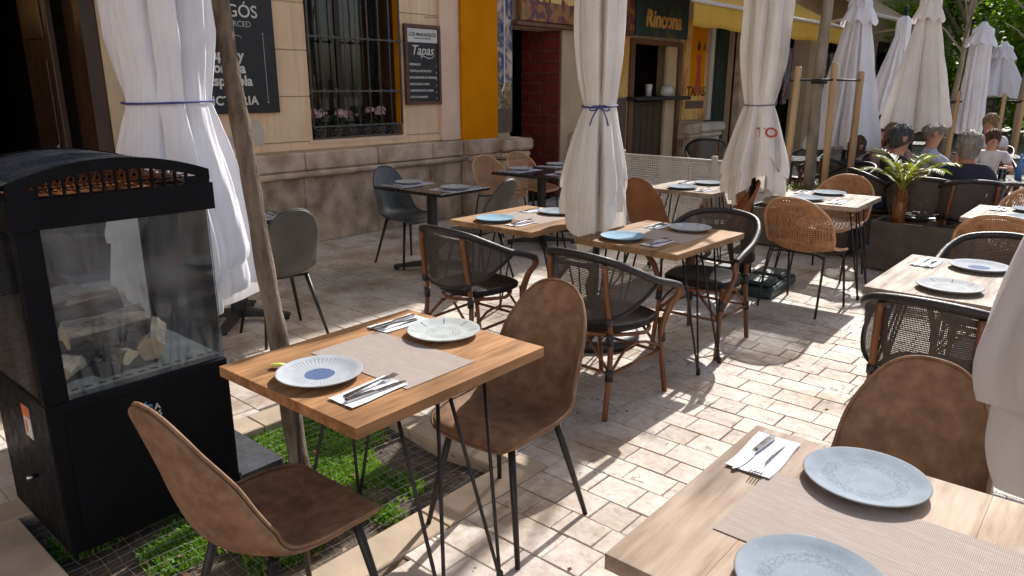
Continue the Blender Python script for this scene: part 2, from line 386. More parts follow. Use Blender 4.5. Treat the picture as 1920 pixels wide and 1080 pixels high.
# ------------------------------------------------------------ helpers
class MB:
    def __init__(s): s.v = []; s.f = []; s.mi = []; s.uv = {}
    def add(s, vs, fs, mi=0):
        o = len(s.v); s.v += [tuple(p) for p in vs]
        for f in fs: s.f.append(tuple(i + o for i in f)); s.mi.append(mi)
    def box(s, x0, x1, y0, y1, z0, z1, mi=0, ch=0.0, M=None):
        if ch <= 0:
            vs = [(x0, y0, z0), (x1, y0, z0), (x1, y1, z0), (x0, y1, z0), (x0, y0, z1), (x1, y0, z1), (x1, y1, z1), (x0, y1, z1)]
            fs = [(0, 3, 2, 1), (4, 5, 6, 7), (0, 1, 5, 4), (1, 2, 6, 5), (2, 3, 7, 6), (3, 0, 4, 7)]
        else:
            lo = (x0, y0, z0); hi = (x1, y1, z1); vs = []; idx = {}
            for cx in (0, 1):
                for cy in (0, 1):
                    for cz in (0, 1):
                        c = (cx, cy, cz)
                        for ax in range(3):
                            p = []
                            for k in range(3):
                                e = hi[k] if c[k] else lo[k]
                                d = -ch if c[k] else ch
                                p.append(e if k == ax else e + d)
                            idx[(c, ax)] = len(vs); vs.append(tuple(p))
            fs = []
            for ax in range(3):
                a, b_ = (ax + 1) % 3, (ax + 2) % 3
                for sd in (0, 1):
                    q = []
                    for ca, cb in ((0, 0), (1, 0), (1, 1), (0, 1)):
                        c = [0, 0, 0]; c[ax] = sd; c[a] = ca; c[b_] = cb
                        q.append(idx[(tuple(c), ax)])
                    fs.append(tuple(q) if sd else tuple(reversed(q)))
                for ca in (0, 1):
                    for cb in (0, 1):
                        c0 = [0, 0, 0]; c0[a] = ca; c0[b_] = cb; c1 = list(c0); c1[ax] = 1
                        c0, c1 = tuple(c0), tuple(c1)
                        q = (idx[(c0, a)], idx[(c1, a)], idx[(c1, b_)], idx[(c0, b_)])
                        fs.append(q if ca == cb else tuple(reversed(q)))
            for c in [(i, j, k) for i in (0, 1) for j in (0, 1) for k in (0, 1)]:
                q = (idx[(c, 0)], idx[(c, 1)], idx[(c, 2)])
                fs.append(q if sum(c) % 2 else tuple(reversed(q)))
        if M is not None: vs = [tuple(M @ Vector(p)) for p in vs]
        s.add(vs, fs, mi)
        return s
    def tube(s, pts, r, n=8, mi=0, cap=True, closed=False, flat=1.0):
        pts = [Vector(p) for p in pts]; k = len(pts)
        rs = r if isinstance(r, (list, tuple)) else [r] * k
        tan = []
        for i in range(k):
            if closed: t = pts[(i + 1) % k] - pts[i - 1]
            else: t = pts[min(i + 1, k - 1)] - pts[max(i - 1, 0)]
            tan.append(t.normalized() if t.length > 1e-9 else Vector((0, 0, 1)))
        up = Vector((0, 0, 1)) if abs(tan[0].z) < .9 else Vector((1, 0, 0))
        u = tan[0].cross(up).normalized(); vs = []
        for i in range(k):
            if i:
                q = tan[i - 1].rotation_difference(tan[i]); u = (q @ u)
                u = (u - tan[i] * u.dot(tan[i])).normalized()
            w_ = tan[i].cross(u)
            for j in range(n):
                a = 2 * pi * j / n
                vs.append(pts[i] + u * (cos(a) * rs[i]) + w_ * (sin(a) * rs[i] * flat))
        fs = []
        for i in range(k if closed else k - 1):
            i2 = (i + 1) % k
            for j in range(n):
                j2 = (j + 1) % n
                fs.append((i * n + j, i * n + j2, i2 * n + j2, i2 * n + j))
        if cap and not closed:
            fs.append(tuple(reversed(range(n)))); fs.append(tuple((k - 1) * n + j for j in range(n)))
        s.add(vs, fs, mi); return s
    def lathe(s, prof, n=24, c=(0, 0, 0), mi=0, sy=1.0):
        vs = []; k = len(prof)
        for r, z in prof:
            for j in range(n):
                a = 2 * pi * j / n; vs.append((c[0] + r * cos(a), c[1] + r * sin(a) * sy, c[2] + z))
        fs = [(i * n + j, i * n + (j + 1) % n, (i + 1) * n + (j + 1) % n, (i + 1) * n + j) for i in range(k - 1) for j in range(n)]
        fs.append(tuple(reversed(range(n)))); fs.append(tuple((k - 1) * n + j for j in range(n)))
        s.add(vs, fs, mi); return s
    def grid(s, fn, nu, nv, mi=0, closed_u=False):
        vs = []; 
        for j in range(nv + 1):
            for i in range(nu if closed_u else nu + 1):
                vs.append(fn(i / nu, j / nv))
        W = nu if closed_u else nu + 1; fs = []
        for j in range(nv):
            for i in range(nu):
                i2 = (i + 1) % W
                fs.append((j * W + i, j * W + i2, (j + 1) * W + i2, (j + 1) * W + i))
        s.add(vs, fs, mi); return s
    def poly(s, pts, thick, mi=0, M=None):
        # pts 2D outline (x, y) extruded along +z by thick
        k = len(pts)
        vs = [(x, y, 0) for x, y in pts] + [(x, y, thick) for x, y in pts]
        fs = [tuple(reversed(range(k))), tuple(range(k, 2 * k))] + [(i, (i + 1) % k, k + (i + 1) % k, k + i) for i in range(k)]
        if M is not None: vs = [tuple(M @ Vector(p)) for p in vs]
        s.add(vs, fs, mi); return s
    def mesh(s, name, mats, smooth=False):
        me = bpy.data.meshes.new(name); me.from_pydata(s.v, [], s.f)
        if not isinstance(mats, (list, tuple)): mats = [mats]
        for m in mats: me.materials.append(MAT[m])
        if len(mats) > 1: me.polygons.foreach_set('material_index', s.mi)
        if smooth: me.polygons.foreach_set('use_smooth', [True] * len(me.polygons))
        me.update(); return me
    def build(s, name, mats, parent=None, smooth=False, loc=None, rz=0):
        o = bpy.data.objects.new(name, s.mesh(name, mats, smooth)); col.objects.link(o)
        if parent: o.parent = parent
        if loc is not None: o.location = loc
        if rz: o.rotation_euler = (0, 0, rz)
        return o
def tag(o, label=None, cat=None, group=None, kind=None):
    if label: o['label'] = label
    if cat: o['category'] = cat
    if group: o['group'] = group
    if kind: o['kind'] = kind
    return o
def thing(name, label, cat, loc=(0, 0, 0), rz=0, group=None):
    o = bpy.data.objects.new(name, None); col.objects.link(o)
    o.location = loc; o.rotation_euler = (0, 0, rz); o.empty_display_size = .1
    return tag(o, label, cat, group)
def put(name, me, parent=None, loc=(0, 0, 0), rot=(0, 0, 0), scale=None):
    o = bpy.data.objects.new(name, me); col.objects.link(o)
    if parent: o.parent = parent
    o.location = loc; o.rotation_euler = rot
    if scale: o.scale = scale
    return o
def kids(o): return [x for x in bpy.data.objects if x.parent == o]
def copy_tree(root, loc, rz, label, group=None):
    ch = {}
    for x in bpy.data.objects:
        if x.parent: ch.setdefault(x.parent.name, []).append(x)
    def cp(o, par):
        c = o.copy(); col.objects.link(c); c.parent = par
        for k in ch.get(o.name, []): cp(k, c)
        return c
    r = cp(root, None); r.location = loc; r.rotation_euler = (0, 0, rz); r['label'] = label
    if group: r['group'] = group
    return r
def spl(ctrl, t):
    # Catmull-Rom through control tuples, t in 0..1
    k = len(ctrl) - 1; x = min(max(t, 0), 1) * k; i = min(int(x), k - 1); f = x - i
    p0, p1, p2, p3 = ctrl[max(i - 1, 0)], ctrl[i], ctrl[i + 1], ctrl[min(i + 2, k)]
    return tuple(.5 * ((2 * b) + (c - a) * f + (2 * a - 5 * b + 4 * c - d) * f * f + (3 * b - a - 3 * c + d) * f ** 3) for a, b, c, d in zip(p0, p1, p2, p3))
def subsurf(o, lv=1):
    m = o.modifiers.new('subdivision', 'SUBSURF'); m.levels = lv; m.render_levels = lv
def solidify(o, t, off=-1):
    m = o.modifiers.new('thickness', 'SOLIDIFY'); m.thickness = t; m.offset = off
def text_mesh(txt, size, material, extrude=.001, align='CENTER', bold=0.0, shear=0.0, space=1.0):
    cu = bpy.data.curves.new('lettering', 'FONT'); cu.body = txt; cu.size = size; cu.extrude = extrude
    cu.align_x = align; cu.align_y = 'CENTER'; cu.offset = bold; cu.shear = shear; cu.space_character = space
    o = bpy.data.objects.new('lettering', cu); col.objects.link(o)
    dg = bpy.context.evaluated_depsgraph_get(); dg.update()
    me = bpy.data.meshes.new_from_object(o.evaluated_get(dg))
    bpy.data.objects.remove(o); me.materials.clear(); me.materials.append(MAT[material]); me.name = 'lettering'
    return me
FACE_X = (R(90), 0, R(90))     # text standing on a wall that faces +X
def letter(parent, txt, size, material, y, z, x, **kw):
    return put('lettering', text_mesh(txt, size, material, **kw), parent, (x, y, z), FACE_X)

# ------------------------------------------------------------ ground and paving
gb = MB(); gb.box(-90, 90, -60, 160, -.5, -.022); g = gb.build('ground', 'joint'); tag(g, kind='structure')
PIT = (-3.05, -1.93, .62, 2.10)          # tree pit opening x0 x1 y0 y1
KW = .17                                  # kerb width
pav = thing('pavement', None, None); tag(pav, kind='structure')
slabs = []
ROW = .158
y = -.6; prng = random.Random(21)
def fwd(x, y): return -sin(R(YAW)) * x + cos(R(YAW)) * y
def lat(x, y): return cos(R(YAW)) * x + sin(R(YAW)) * y
while y < 17:
    h = ROW * prng.uniform(.92, 1.08)
    x = -6.62 - prng.random() * .2
    while x < 3.2:
        L = prng.choice((.15, .17, .19, .20, .22, .25)) * prng.uniform(.93, 1.07)
        x0, x1, y0, y1 = x, x + L, y, y + h
        x += L
        cx, cy = (x0 + x1) / 2, (y0 + y1) / 2
        d = fwd(cx, cy); 
        if d < 1.2 or abs(lat(cx, cy)) > d * .80 + .5: continue
        a0, a1, b0, b1 = PIT[0] - KW, PIT[1] + KW, PIT[2] - KW, PIT[3] + KW
        if x1 > a0 and x0 < a1 and y1 > b0 and y0 < b1:
            if x0 < a0 - .05: x1 = a0
            elif x1 > a1 + .05: x0 = a1
            elif y0 < b0 - .05: y1 = b0
            elif y1 > b1 + .05: y0 = b1
            else: continue
        slabs.append((x0, x1, y0, y1))
    y += h
def slab_geo(w_, h, seed):
    r = random.Random(seed); j = .0016; t = .0028; e = lambda: r.uniform(-.0016, .0016)
    hw, hh = w_ / 2 - j, h / 2 - j
    b = [(-hw + e(), -hh + e()), (hw + e(), -hh + e()), (hw + e(), hh + e()), (-hw + e(), hh + e())]
    z0 = -.022
    vs = [(x, y, z0) for x, y in b] + [(x, y, -.004) for x, y in b] + [(x * (1 - t / hw), y * (1 - t / hh), r.uniform(-.0012, .0012)) for x, y in b]
    fs = [(8, 9, 10, 11)] + [(i, (i + 1) % 4, 4 + (i + 1) % 4, 4 + i) for i in range(4)] + [(4 + i, 4 + (i + 1) % 4, 8 + (i + 1) % 4, 8 + i) for i in range(4)]
    return vs, fs
def vis(s):
    cx, cy = (s[0] + s[1]) / 2, (s[2] + s[3]) / 2; d = fwd(cx, cy)
    inview = abs(lat(cx, cy)) < d * .72 and d > 1.55
    hidden = cx < -2.1 and cy < 1.6
    return (0 if inview and not hidden else 1, d)
slabs.sort(key=vis)
for i, s in enumerate(slabs[:300]):
    b = MB(); vs, fs = slab_geo(s[1] - s[0], s[3] - s[2], i); b.add(vs, fs)
    o = b.build('paver', 'paver', pav, loc=((s[0] + s[1]) / 2, (s[2] + s[3]) / 2, prng.uniform(-.0015, .0015)))
fb = MB(); tone = []
for i, s in enumerate(slabs[300:]):
    vs, fs = slab_geo(s[1] - s[0], s[3] - s[2], i + 999)
    cx, cy, dz = (s[0] + s[1]) / 2, (s[2] + s[3]) / 2, prng.uniform(-.0015, .0015)
    fb.add([(p[0] + cx, p[1] + cy, p[2] + dz) for p in vs], fs); tone += [prng.random()] * len(fs)
o = fb.build('paver_field', 'paver_far', pav); tag(o, kind='stuff')
at = o.data.attributes.new('tone', 'FLOAT', 'FACE'); at.data.foreach_set('value', tone)
fp = MB(); fp.box(-6.6, 40, 17, 120, -.3, -.003); fp.box(3.4, 40, -40, 17, -.3, -.003)
o = fp.build('far_pavement', 'paver_far'); tag(o, kind='structure')
# tree pit: soil, kerb, grass, wire
pit = thing('tree_pit', None, None); tag(pit, kind='structure')
b = MB()
def soilf(u, v):
    x = PIT[0] + (PIT[1] - PIT[0]) * u; yy = PIT[2] + (PIT[3] - PIT[2]) * v
    return (x, yy, -.055 + .018 * sin(x * 9) * sin(yy * 7))
b.grid(soilf, 30, 30); b.build('soil', 'soil', pit, True)
gb = MB()
def hole(u, v): return None
kr = random.Random(3)
def kerb_run(x0, x1, y0, y1):
    along_x = (x1 - x0) > (y1 - y0); L = (x1 - x0) if along_x else (y1 - y0)
    n = max(1, round(L / .62))
    for i in range(n):
        p, q = i / n, (i + 1) / n; g_ = .002
        if along_x: a = (x0 + L * p + g_, x0 + L * q - g_, y0 + g_, y1 - g_)
        else: a = (x0 + g_, x1 - g_, y0 + L * p + g_, y0 + L * q - g_)
        k = MB(); k.box(*a, -.12, .004 + kr.uniform(-.001, .002), ch=.005); k.build('kerb_stone', 'kerb_stone', pit)
kerb_run(PIT[1], PIT[1] + KW, PIT[2] - KW, PIT[3] + KW); kerb_run(PIT[0] - KW, PIT[0], PIT[2] - KW, PIT[3] + KW)
kerb_run(PIT[0], PIT[1], PIT[3], PIT[3] + KW); kerb_run(PIT[0], PIT[1], PIT[2] - KW, PIT[2])
# the ground sheet is cut away under the pit by lowering: keep soil above it
for o_ in [x for x in bpy.data.objects if x.name == 'ground']:
    o_.data.transform(Matrix.Translation((0, 0, -.06)))
jb = MB()   # joint bed around the pit
x0, x1, y0, y1 = PIT[0] - .05, PIT[1] + .05, PIT[2] - .05, PIT[3] + .05
for a in ((-6.65, x0, -2, 17), (x1, 3.4, -2, 17), (x0, x1, -2, y0), (x0, x1, y1, 17)): jb.box(*a, -.3, -.0105)
o = jb.build('joint_bed', 'joint'); tag(o, kind='structure')
gr = random.Random(5); b = MB(); pn = 0
def clump(x, yy): return sin(x * 5.3 + 1) * cos(yy * 4.1 + .6) + .55 * sin(x * 13 + yy * 9) + .3 * sin(yy * 21 - x * 6)
while pn < 34000:
    x = gr.uniform(PIT[0], PIT[1] - .015); yy = gr.uniform(PIT[2], PIT[3] - .02)
    bare = max(0, (x + 2.36) * 5) + max(0, (yy - 1.78) * 4) + max(0, (1.12 - yy) * 4)
    if clump(x, yy) < -1.15 + gr.random() * .9 + bare: continue
    pn += 1
    h = gr.uniform(.010, .034); a = gr.random() * 2 * pi; wd = gr.uniform(.002, .0062); le = gr.uniform(.2, 1.0) * h
    dx, dy = cos(a), sin(a); z = -.052
    b.add([(x - dy * wd, yy + dx * wd, z), (x + dy * wd, yy - dx * wd, z), (x + dx * le * .5 + dy * wd * 1.3, yy + dy * le * .5 - dx * wd * 1.3, z + h * .7), (x + dx * le, yy + dy * le, z + h)], [(0, 1, 2), (0, 2, 3)])
o = b.build('grass', 'leaf_grass'); lit = MB()
for k in range(150):
    x = gr.uniform(PIT[0], PIT[1]); yy = gr.uniform(PIT[2], PIT[3]); a = gr.random() * 6.28; L = gr.uniform(.012, .03); c = Vector((x, yy, -.030 + gr.random() * .012)); d = Vector((cos(a), sin(a), gr.uniform(-.2, .4))) * L; e = Vector((-sin(a), cos(a), gr.uniform(-.3, .3))) * L * .35
    lit.add([c, c + d * .5 + e, c + d, c + d * .5 - e], [(0, 1, 2, 3)])
tag(lit.build('leaf_litter', 'bamboo'), 'dry brown leaf litter scattered over the tree pit', 'leaf litter', kind='stuff')
tag(o, 'short bright green grass and clover in the tree pit', 'grass', kind='stuff')
b = MB(); wr = random.Random(9)
for i in range(23):
    x = PIT[0] + (PIT[1] - PIT[0]) * i / 22
    b.tube([(x + .004 * sin(k + i), PIT[2] + (PIT[3] - PIT[2]) * k / 14, -.022 + .008 * sin(k * 1.3 + i * .4)) for k in range(15)], .0009, 4)
for i in range(29):
    yy = PIT[2] + (PIT[3] - PIT[2]) * i / 28
    b.tube([(PIT[0] + (PIT[1] - PIT[0]) * k / 14, yy + .004 * sin(k * 2 + i), -.020 + .008 * sin(k * 1.1 + i * .5)) for k in range(15)], .0009, 4)
o = b.build('wire_mesh', 'wire'); tag(o, 'grey wire mesh laid over the grass of the tree pit', 'wire mesh')

# ------------------------------------------------------------ unseen building added behind the viewer to bounce sunlight forward
opp = thing('bounce_building', 'unseen pale building added behind the viewer to bounce sunlight onto the terrace', 'building', (4, -13, 0))
b = MB(); b.box(-34, 34, -8, 0, 0, 13.5); b.build('wall', 'paint_white', opp)
b = MB(); b.box(-34.3, 34.3, -8.3, .35, 13.5, 13.8); b.build('cornice', 'stone_pale', opp)
for fl in range(4):
    for k in range(20):
        b = MB(); x_ = -32 + k * 3.35; b.box(x_, x_ + 1.1, -.02, .03, .6 + fl * 3.3, 2.7 + fl * 3.3); b.build('window', 'interior_brown', opp)
# ------------------------------------------------------------ facade building
WX = -6.65
bld = thing('building', 'cream plastered building with a stone base, barred window, yellow pilaster and bar entrance', 'building', (WX, 0, 0))
TOP = 9.4
def bx(name, mats, y0, y1, z0, z1, x0=-.4, x1=0.0, ch=0, parent=None):
    b = MB(); b.box(x0, x1, y0, y1, z0, z1, ch=ch); return b.build(name, mats, parent or bld)
# wall core, set back 12 mm behind the plaster courses
OPEN = [(-.6, 2.5, 0, 3.0), (4.48, 5.72, 1.07, 3.0), (7.62, 8.72, 0, 2.38), (10.55, 12.15, 0, 2.36), (13.32, 14.5, 0, 3.0), (15.6, 18.6, 0, 2.9), (19.3, 22.3, 0, 2.9)]
core = MB(); yy = -14.0
for (a0, a1, c0, c1) in OPEN:
    core.box(-.42, -.012, yy, a0, 0, TOP)
    core.box(-.42, -.012, a0, a1, c1, TOP)
    if c0 > 0: core.box(-.42, -.012, a0, a1, 0, c0)
    yy = a1
core.box(-.42, -.012, yy, 46, 0, TOP)
core.build('wall_core', 'plaster_beige', bld)
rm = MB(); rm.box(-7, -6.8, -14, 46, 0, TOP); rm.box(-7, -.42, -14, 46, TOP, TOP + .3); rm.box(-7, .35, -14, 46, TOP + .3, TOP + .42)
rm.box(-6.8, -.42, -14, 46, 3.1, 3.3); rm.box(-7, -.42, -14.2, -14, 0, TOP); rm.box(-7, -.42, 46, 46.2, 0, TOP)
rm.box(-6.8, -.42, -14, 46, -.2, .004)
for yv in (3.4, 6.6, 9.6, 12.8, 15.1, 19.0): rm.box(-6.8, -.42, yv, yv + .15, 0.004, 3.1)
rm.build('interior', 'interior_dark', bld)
# plaster courses on the cream part
zs = [.97, 1.06, 1.51, 1.96, 2.41, 2.86, 3.3, 3.9, 4.6, 5.3, 6.0, 6.7, 7.4, 8.1, 8.8, TOP]
def courses(y0, y1):
    for i in range(len(zs) - 1):
        bx('plaster_course', 'plaster', y0, y1, zs[i] + .006, zs[i + 1] - .006, -.012, 0)
courses(2.62, 4.48); courses(5.72, 6.30)
b = MB(); b.box(-.012, 0, 4.48, 5.72, .976, 1.07); b.build('plaster_course', 'plaster', bld)
b = MB(); b.box(-.012, 0, 4.48, 5.72, 3.0, TOP); b.box(-.012, 0, -14, 2.38, 3.0, TOP); b.box(-.012, 0, -14, -.6, 0, 3.0); b.build('upper_wall', 'plaster', bld)
for (pz, py_, pw_, ph_) in ((1.17, 3.86, .10, .16), (1.10, 3.50, .16, .10), (2.05, 5.74, .03, .2)):
    b = MB(); q_ = random.Random(int(pz * 100)); b.poly([(py_ + pw_ * cos(t * pi / 6) * q_.uniform(.6, 1), pz + ph_ * sin(t * pi / 6) * q_.uniform(.5, 1)) for t in range(12)], .0015, 0, Matrix(((0, 0, 1, .0004), (1, 0, 0, 0), (0, 1, 0, 0), (0, 0, 0, 1)))); b.build('plaster_patch', 'stone_pale', bld)
b = MB(); b.tube([(.012, 6.34, TOP), (.012, 6.34, 2.45), (.014, 6.335, 2.40), (.012, 6.28, 2.39), (.012, 6.10, 2.385)], .006, 6); b.build('cable', 'plaster_beige', bld, True)
bx('pilaster', 'plaster_trim', 6.30, 6.615, .972, TOP, -.012, .045)
bx('pilaster', 'plaster_yellow', 6.62, 7.27, .955, TOP, -.012, .085)
bx('mural_panel', 'mural_sky', 7.27, 7.62, 1.66, 3.4, -.012, .03); bx('mural_panel', 'mural_town', 7.27, 7.62, 1.33, 1.66, -.012, .03); bx('mural_panel', 'mural_base', 7.27, 7.62, 1.02, 1.33, -.012, .03)
b = MB(); b.tube([(.05, 7.44, 3.2), (.05, 7.44, 1.63)], .010, 6); b.tube([(.05, 7.44, 1.63), (.055, 7.38, 1.54)], .014, 6); b.build('conduit', 'sign_white', bld)
bx('beige_wall', 'plaster_beige', 8.725, 10.55, .3, 2.40, -.012, .02)
bx('beige_wall', 'plaster_beige', 12.15, 13.32, 1.0, 3.4, -.012, .02)
# door frame of the left entrance
b = MB(); b.box(-.30, .05, 2.38, 2.50, 0.004, 3.0); b.box(-.24, .065, 2.50, 2.62, 0.004, 3.08, ch=.01); b.build('door_frame', 'dark_wood', bld)
b = MB(); b.box(.0, .075, 2.50, 2.625, 0.9, 3.1, ch=.01); b.build('plaster_moulding', 'plaster_beige', bld)
dr = MB(); dr.box(-.95, -.30, 2.25, 2.30, .02, 2.9, ch=.006); d_ = dr.build('door', 'dark_wood', bld)
for k in range(3):
    b = MB(); b.box(-.86, -.40, 2.235, 2.25, .25 + k * .87, .95 + k * .87, ch=.004); b.build('door_panel', 'dark_wood', d_)
b = MB(); b.lathe([(.0, 0), (.018, .0), (.02, .03), (.0, .035)], 10, (-.38, 2.22, 1.1)); b.build('door_knob', 'steel', d_)
b = MB(); b.box(-4.0, -3.9, -1.6, 2.2, 0.6, 2.6); b.box(-3.2, -2.7, .2, 1.6, 0.01, 1.05); b.build('back_wall_panel', 'interior_brown', bld)
b = MB(); b.lathe([(.0, 0), (.05, .02), (.055, .07), (.02, .13), (.0, .14)], 12, (-1.2, 1.72, 2.22)); b.build('lamp_bulb', 'bulb', bld)
# stone dado: separate blocks, cap and string course
sr = random.Random(4)
def dado(y0, y1, prj):
    yy = y0; cut = []
    while yy < y1 - .25:
        L = sr.uniform(.75, 1.25); e = min(yy + L, y1)
        if y1 - e < .3: e = y1
        cut.append((yy, e)); yy = e
    for a, e in cut:
        bx('dado_stone', 'stone_dado', a + .003, e - .003, 0.0, .70, -.3, prj + sr.uniform(-.006, .006), ch=.008)
        bx('dado_cap', 'stone_cap', a + .003, e - .003, .775, .955 + sr.uniform(-.004, .008), -.3, prj + .055 + sr.uniform(-.004, .004), ch=.012)
    b = MB(); b.tube([(prj + .035, y0, .735), (prj + .035, y1, .735)], .034, 10); b.box(-.2, prj + .02, y0, y1, .70, .775); b.build('string_course', 'stone_cap', bld, True)
dado(2.63, 6.60, .06); dado(6.62, 7.62, .13); dado(12.16, 13.3, .20); dado(-5.0, -.61, .06)
b = MB(); b.box(.0, .36, 7.10, 7.70, .80, .95, ch=.03); b.box(.0, .30, 7.15, 7.66, .0, .68, ch=.02); b.box(0, .33, 7.12, 7.68, .70, .78, ch=.03); b.build('pier_base', 'stone_cap', bld)
b = MB(); b.box(.0, .36, 12.6, 13.5, .80, .97, ch=.04); b.box(.0, .28, 12.66, 13.42, .0, .70, ch=.02); b.box(0, .32, 12.62, 13.46, .71, .79, ch=.03); b.build('pier_base', 'stone_pale', bld)
b = MB(); b.box(.0, .34, 8.9, 9.5, .70, .95, ch=.04); b.box(.0, .28, 8.95, 9.45, .0, .69, ch=.02); b.build('pier_base', 'stone_cap', bld)
# barred window
win = bpy.data.objects.new('window', None); col.objects.link(win); win.parent = bld
b = MB(); b.box(-.38, -.30, 4.48, 4.56, 1.07, 3.0); b.box(-.38, -.30, 5.64, 5.72, 1.07, 3.0); b.box(-.38, -.30, 4.56, 5.64, 1.07, 1.15); b.box(-.38, -.30, 4.56, 5.64, 2.92, 3.0); b.box(-.37, -.31, 5.07, 5.13, 1.15, 2.92); b.build('window_frame', 'dark_wood', win)
b = MB(); b.box(-.345, -.335, 4.57, 5.06, 1.16, 2.91); b.build('pane', 'glass_window', win)
b = MB(); b.box(-.345, -.335, 5.14, 5.63, 1.16, 2.91); b.build('pane', 'glass_window', win)
b = MB(); b.box(-.30, .01, 4.44, 5.76, 1.03, 1.066); b.build('window_sill', 'plaster_trim', win)
b = MB(); b.box(-.09, -.02, 5.700, 5.718, 1.07, 3.0); b.build('reveal', 'plaster_yellow', win)
b = MB(); b.box(-.30, -.09, 5.700, 5.718, 1.07, 3.0); b.build('reveal', 'dark_wood', win)
b = MB(); b.box(-.42, -.40, 5.3, 5.42, 1.2, 2.9); b.build('curtain', 'mid_wood', win)
GY0, GY1 = 4.50, 5.70; GX = .012
for i in range(9):
    yy = GY0 + (GY1 - GY0) * i / 8
    b = MB(); b.tube([(GX, yy, 1.20), (GX, yy, 3.0)], .0085 if 0 < i < 8 else .012, 8)
    for z in (1.56, 2.10, 2.64): b.lathe([(.009, -.03), (.016, -.015), (.018, 0), (.016, .015), (.009, .03)], 8, (GX, yy, z))
    b.build('grille_bar', 'iron_grey', win, True)
for z in (1.20, 1.56, 2.10, 2.64):
    b = MB(); b.box(GX - .012, GX + .012, GY0 - .01, GY1 + .01, z - .009, z + .009, ch=.003); b.build('grille_rail', 'iron_grey', win)
b = MB(); b.box(GX - .01, GX + .01, GY0, GY1, 1.075, 1.09)
for i in range(6):
    c = GY0 + (i + .5) * (GY1 - GY0) / 6
    for rr, dy in ((.045, 0), (.022, 0)):
        b.tube([(GX, c + dy + rr * cos(t * pi / 8), 1.145 + rr * sin(t * pi / 8)) for t in range(16)], .006, 6, closed=True)
    for sg in (-1, 1):
        b.tube([(GX, c + sg * .1, 1.195), (GX, c + sg * .06, 1.16), (GX, c + sg * .1, 1.145), (GX, c + sg * .06, 1.12), (GX, c + sg * .1, 1.095)], .005, 6)
b.build('scroll_panel', 'iron_grey', win, True)
# brick jamb of the bar doorway: jamb face at y 8.72 looking towards -y
b = MB(); b.box(-.74, -.001, 8.715, 8.90, 0.004, 2.38); b.build('mortar_bed', 'mortar', bld)
br = random.Random(8); z = .02; r_ = 0
while z < 2.3:
    xs = [-.735, -.36, -.005] if r_ % 2 == 0 else [-.735, -.56, -.20, -.005]
    for q in range(len(xs) - 1):
        b = MB(); b.box(xs[q] + .006, xs[q + 1] - .006, 8.700 + br.uniform(-.002, .002), 8.72, z, z + .135, ch=.004); b.build('brick', 'brick', bld)
    z += .15; r_ += 1
bx('door_lintel', 'mid_wood', 7.6, 10.4, 2.385, 2.44, -.2, .14, ch=.006)
b = MB(); b.box(-1.6, -1.56, 7.5, 9.5, .01, 2.9); b.build('inner_screen', 'dark_wood', bld)
b = MB(); b.box(-.62, -.58, 7.66, 7.70, .02, 2.34, ch=.004); b.box(-.62, -.58, 8.16, 8.20, .02, 2.34); b.box(-.615, -.585, 7.70, 8.16, .02, 1.1); dd = b.build('door', 'dark_wood', bld)
b = MB(); b.box(-.603, -.597, 7.70, 8.16, 1.1, 2.3); b.build('pane', 'glass_window', dd)
b = MB(); b.tube([(-.56, 7.75, 1.35), (-.56, 7.75, 2.05)], .012, 8); b.build('pull_handle', 'steel', dd, True)
# serving window with bar counter
b = MB(); b.box(-.05, .06, 10.50, 10.62, .3, 2.36); b.box(-.05, .06, 12.08, 12.2, .3, 2.36); b.box(-.05, .06, 10.62, 12.08, 2.28, 2.36); b.build('bar_frame', 'mid_wood', bld)
bx('bar_front', 'dark_wood', 10.62, 12.08, .004, 1.36, -.30, -.05)
for k in range(7): bx('bar_board', 'dark_wood', 10.64 + k * .205, 10.83 + k * .205, .06, 1.30, -.05, -.035, ch=.004)
bx('bar_counter', 'iron', 10.45, 12.25, 1.39, 1.45, -.35, .24, ch=.008)
bx('bar_shelf', 'mid_wood', 10.7, 12.0, 1.70, 1.74, -1.6, -1.35); bx('bar_shelf', 'mid_wood', 10.7, 12.0, 2.02, 2.06, -1.6, -1.35)
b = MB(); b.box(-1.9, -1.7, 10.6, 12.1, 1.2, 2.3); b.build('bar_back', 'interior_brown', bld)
bx('bar_post', 'plaster_beige', 11.74, 12.079, .02, 2.279, -.034, .012)
# green double door, columns
for k, y0 in enumerate((13.34, 13.92)):
    b = MB(); b.box(-.22, -.16, y0, y0 + .56, .02, 2.96, ch=.006); dg_ = b.build('door', 'green_door', bld)
    for q in range(4):
        b = MB(); b.box(-.16, -.14, y0 + .07, y0 + .49, .14 + q * .70, .74 + q * .70, ch=.008); b.build('door_panel', 'green_door', dg_)
b = MB(); b.box(-.05, .12, 14.5, 15.55, 0, 3.4); b.build('stone_pier', 'stone_cap', bld)
b = MB(); b.box(.02, .46, 14.62, 15.46, .0, .75, ch=.03); b.box(.0, .50, 14.56, 15.5, .75, .95, ch=.05); b.build('column_base', 'stone_pale', bld)
b = MB()
for k in range(12):
    a = 2 * pi * k / 12
    b.tube([(.27 + .13 * cos(a), 15.05 + .13 * sin(a), .95), (.27 + .13 * cos(a), 15.05 + .13 * sin(a), 3.3)], .042, 8)
b.lathe([(.14, .95), (.14, 3.3)], 16, (.27, 15.05, 0)); b.build('fluted_column', 'stone_pale', bld, True)
bx('pilaster', 'stone_pale', 13.2, 13.34, 1.0, 3.4, -.012, .10)
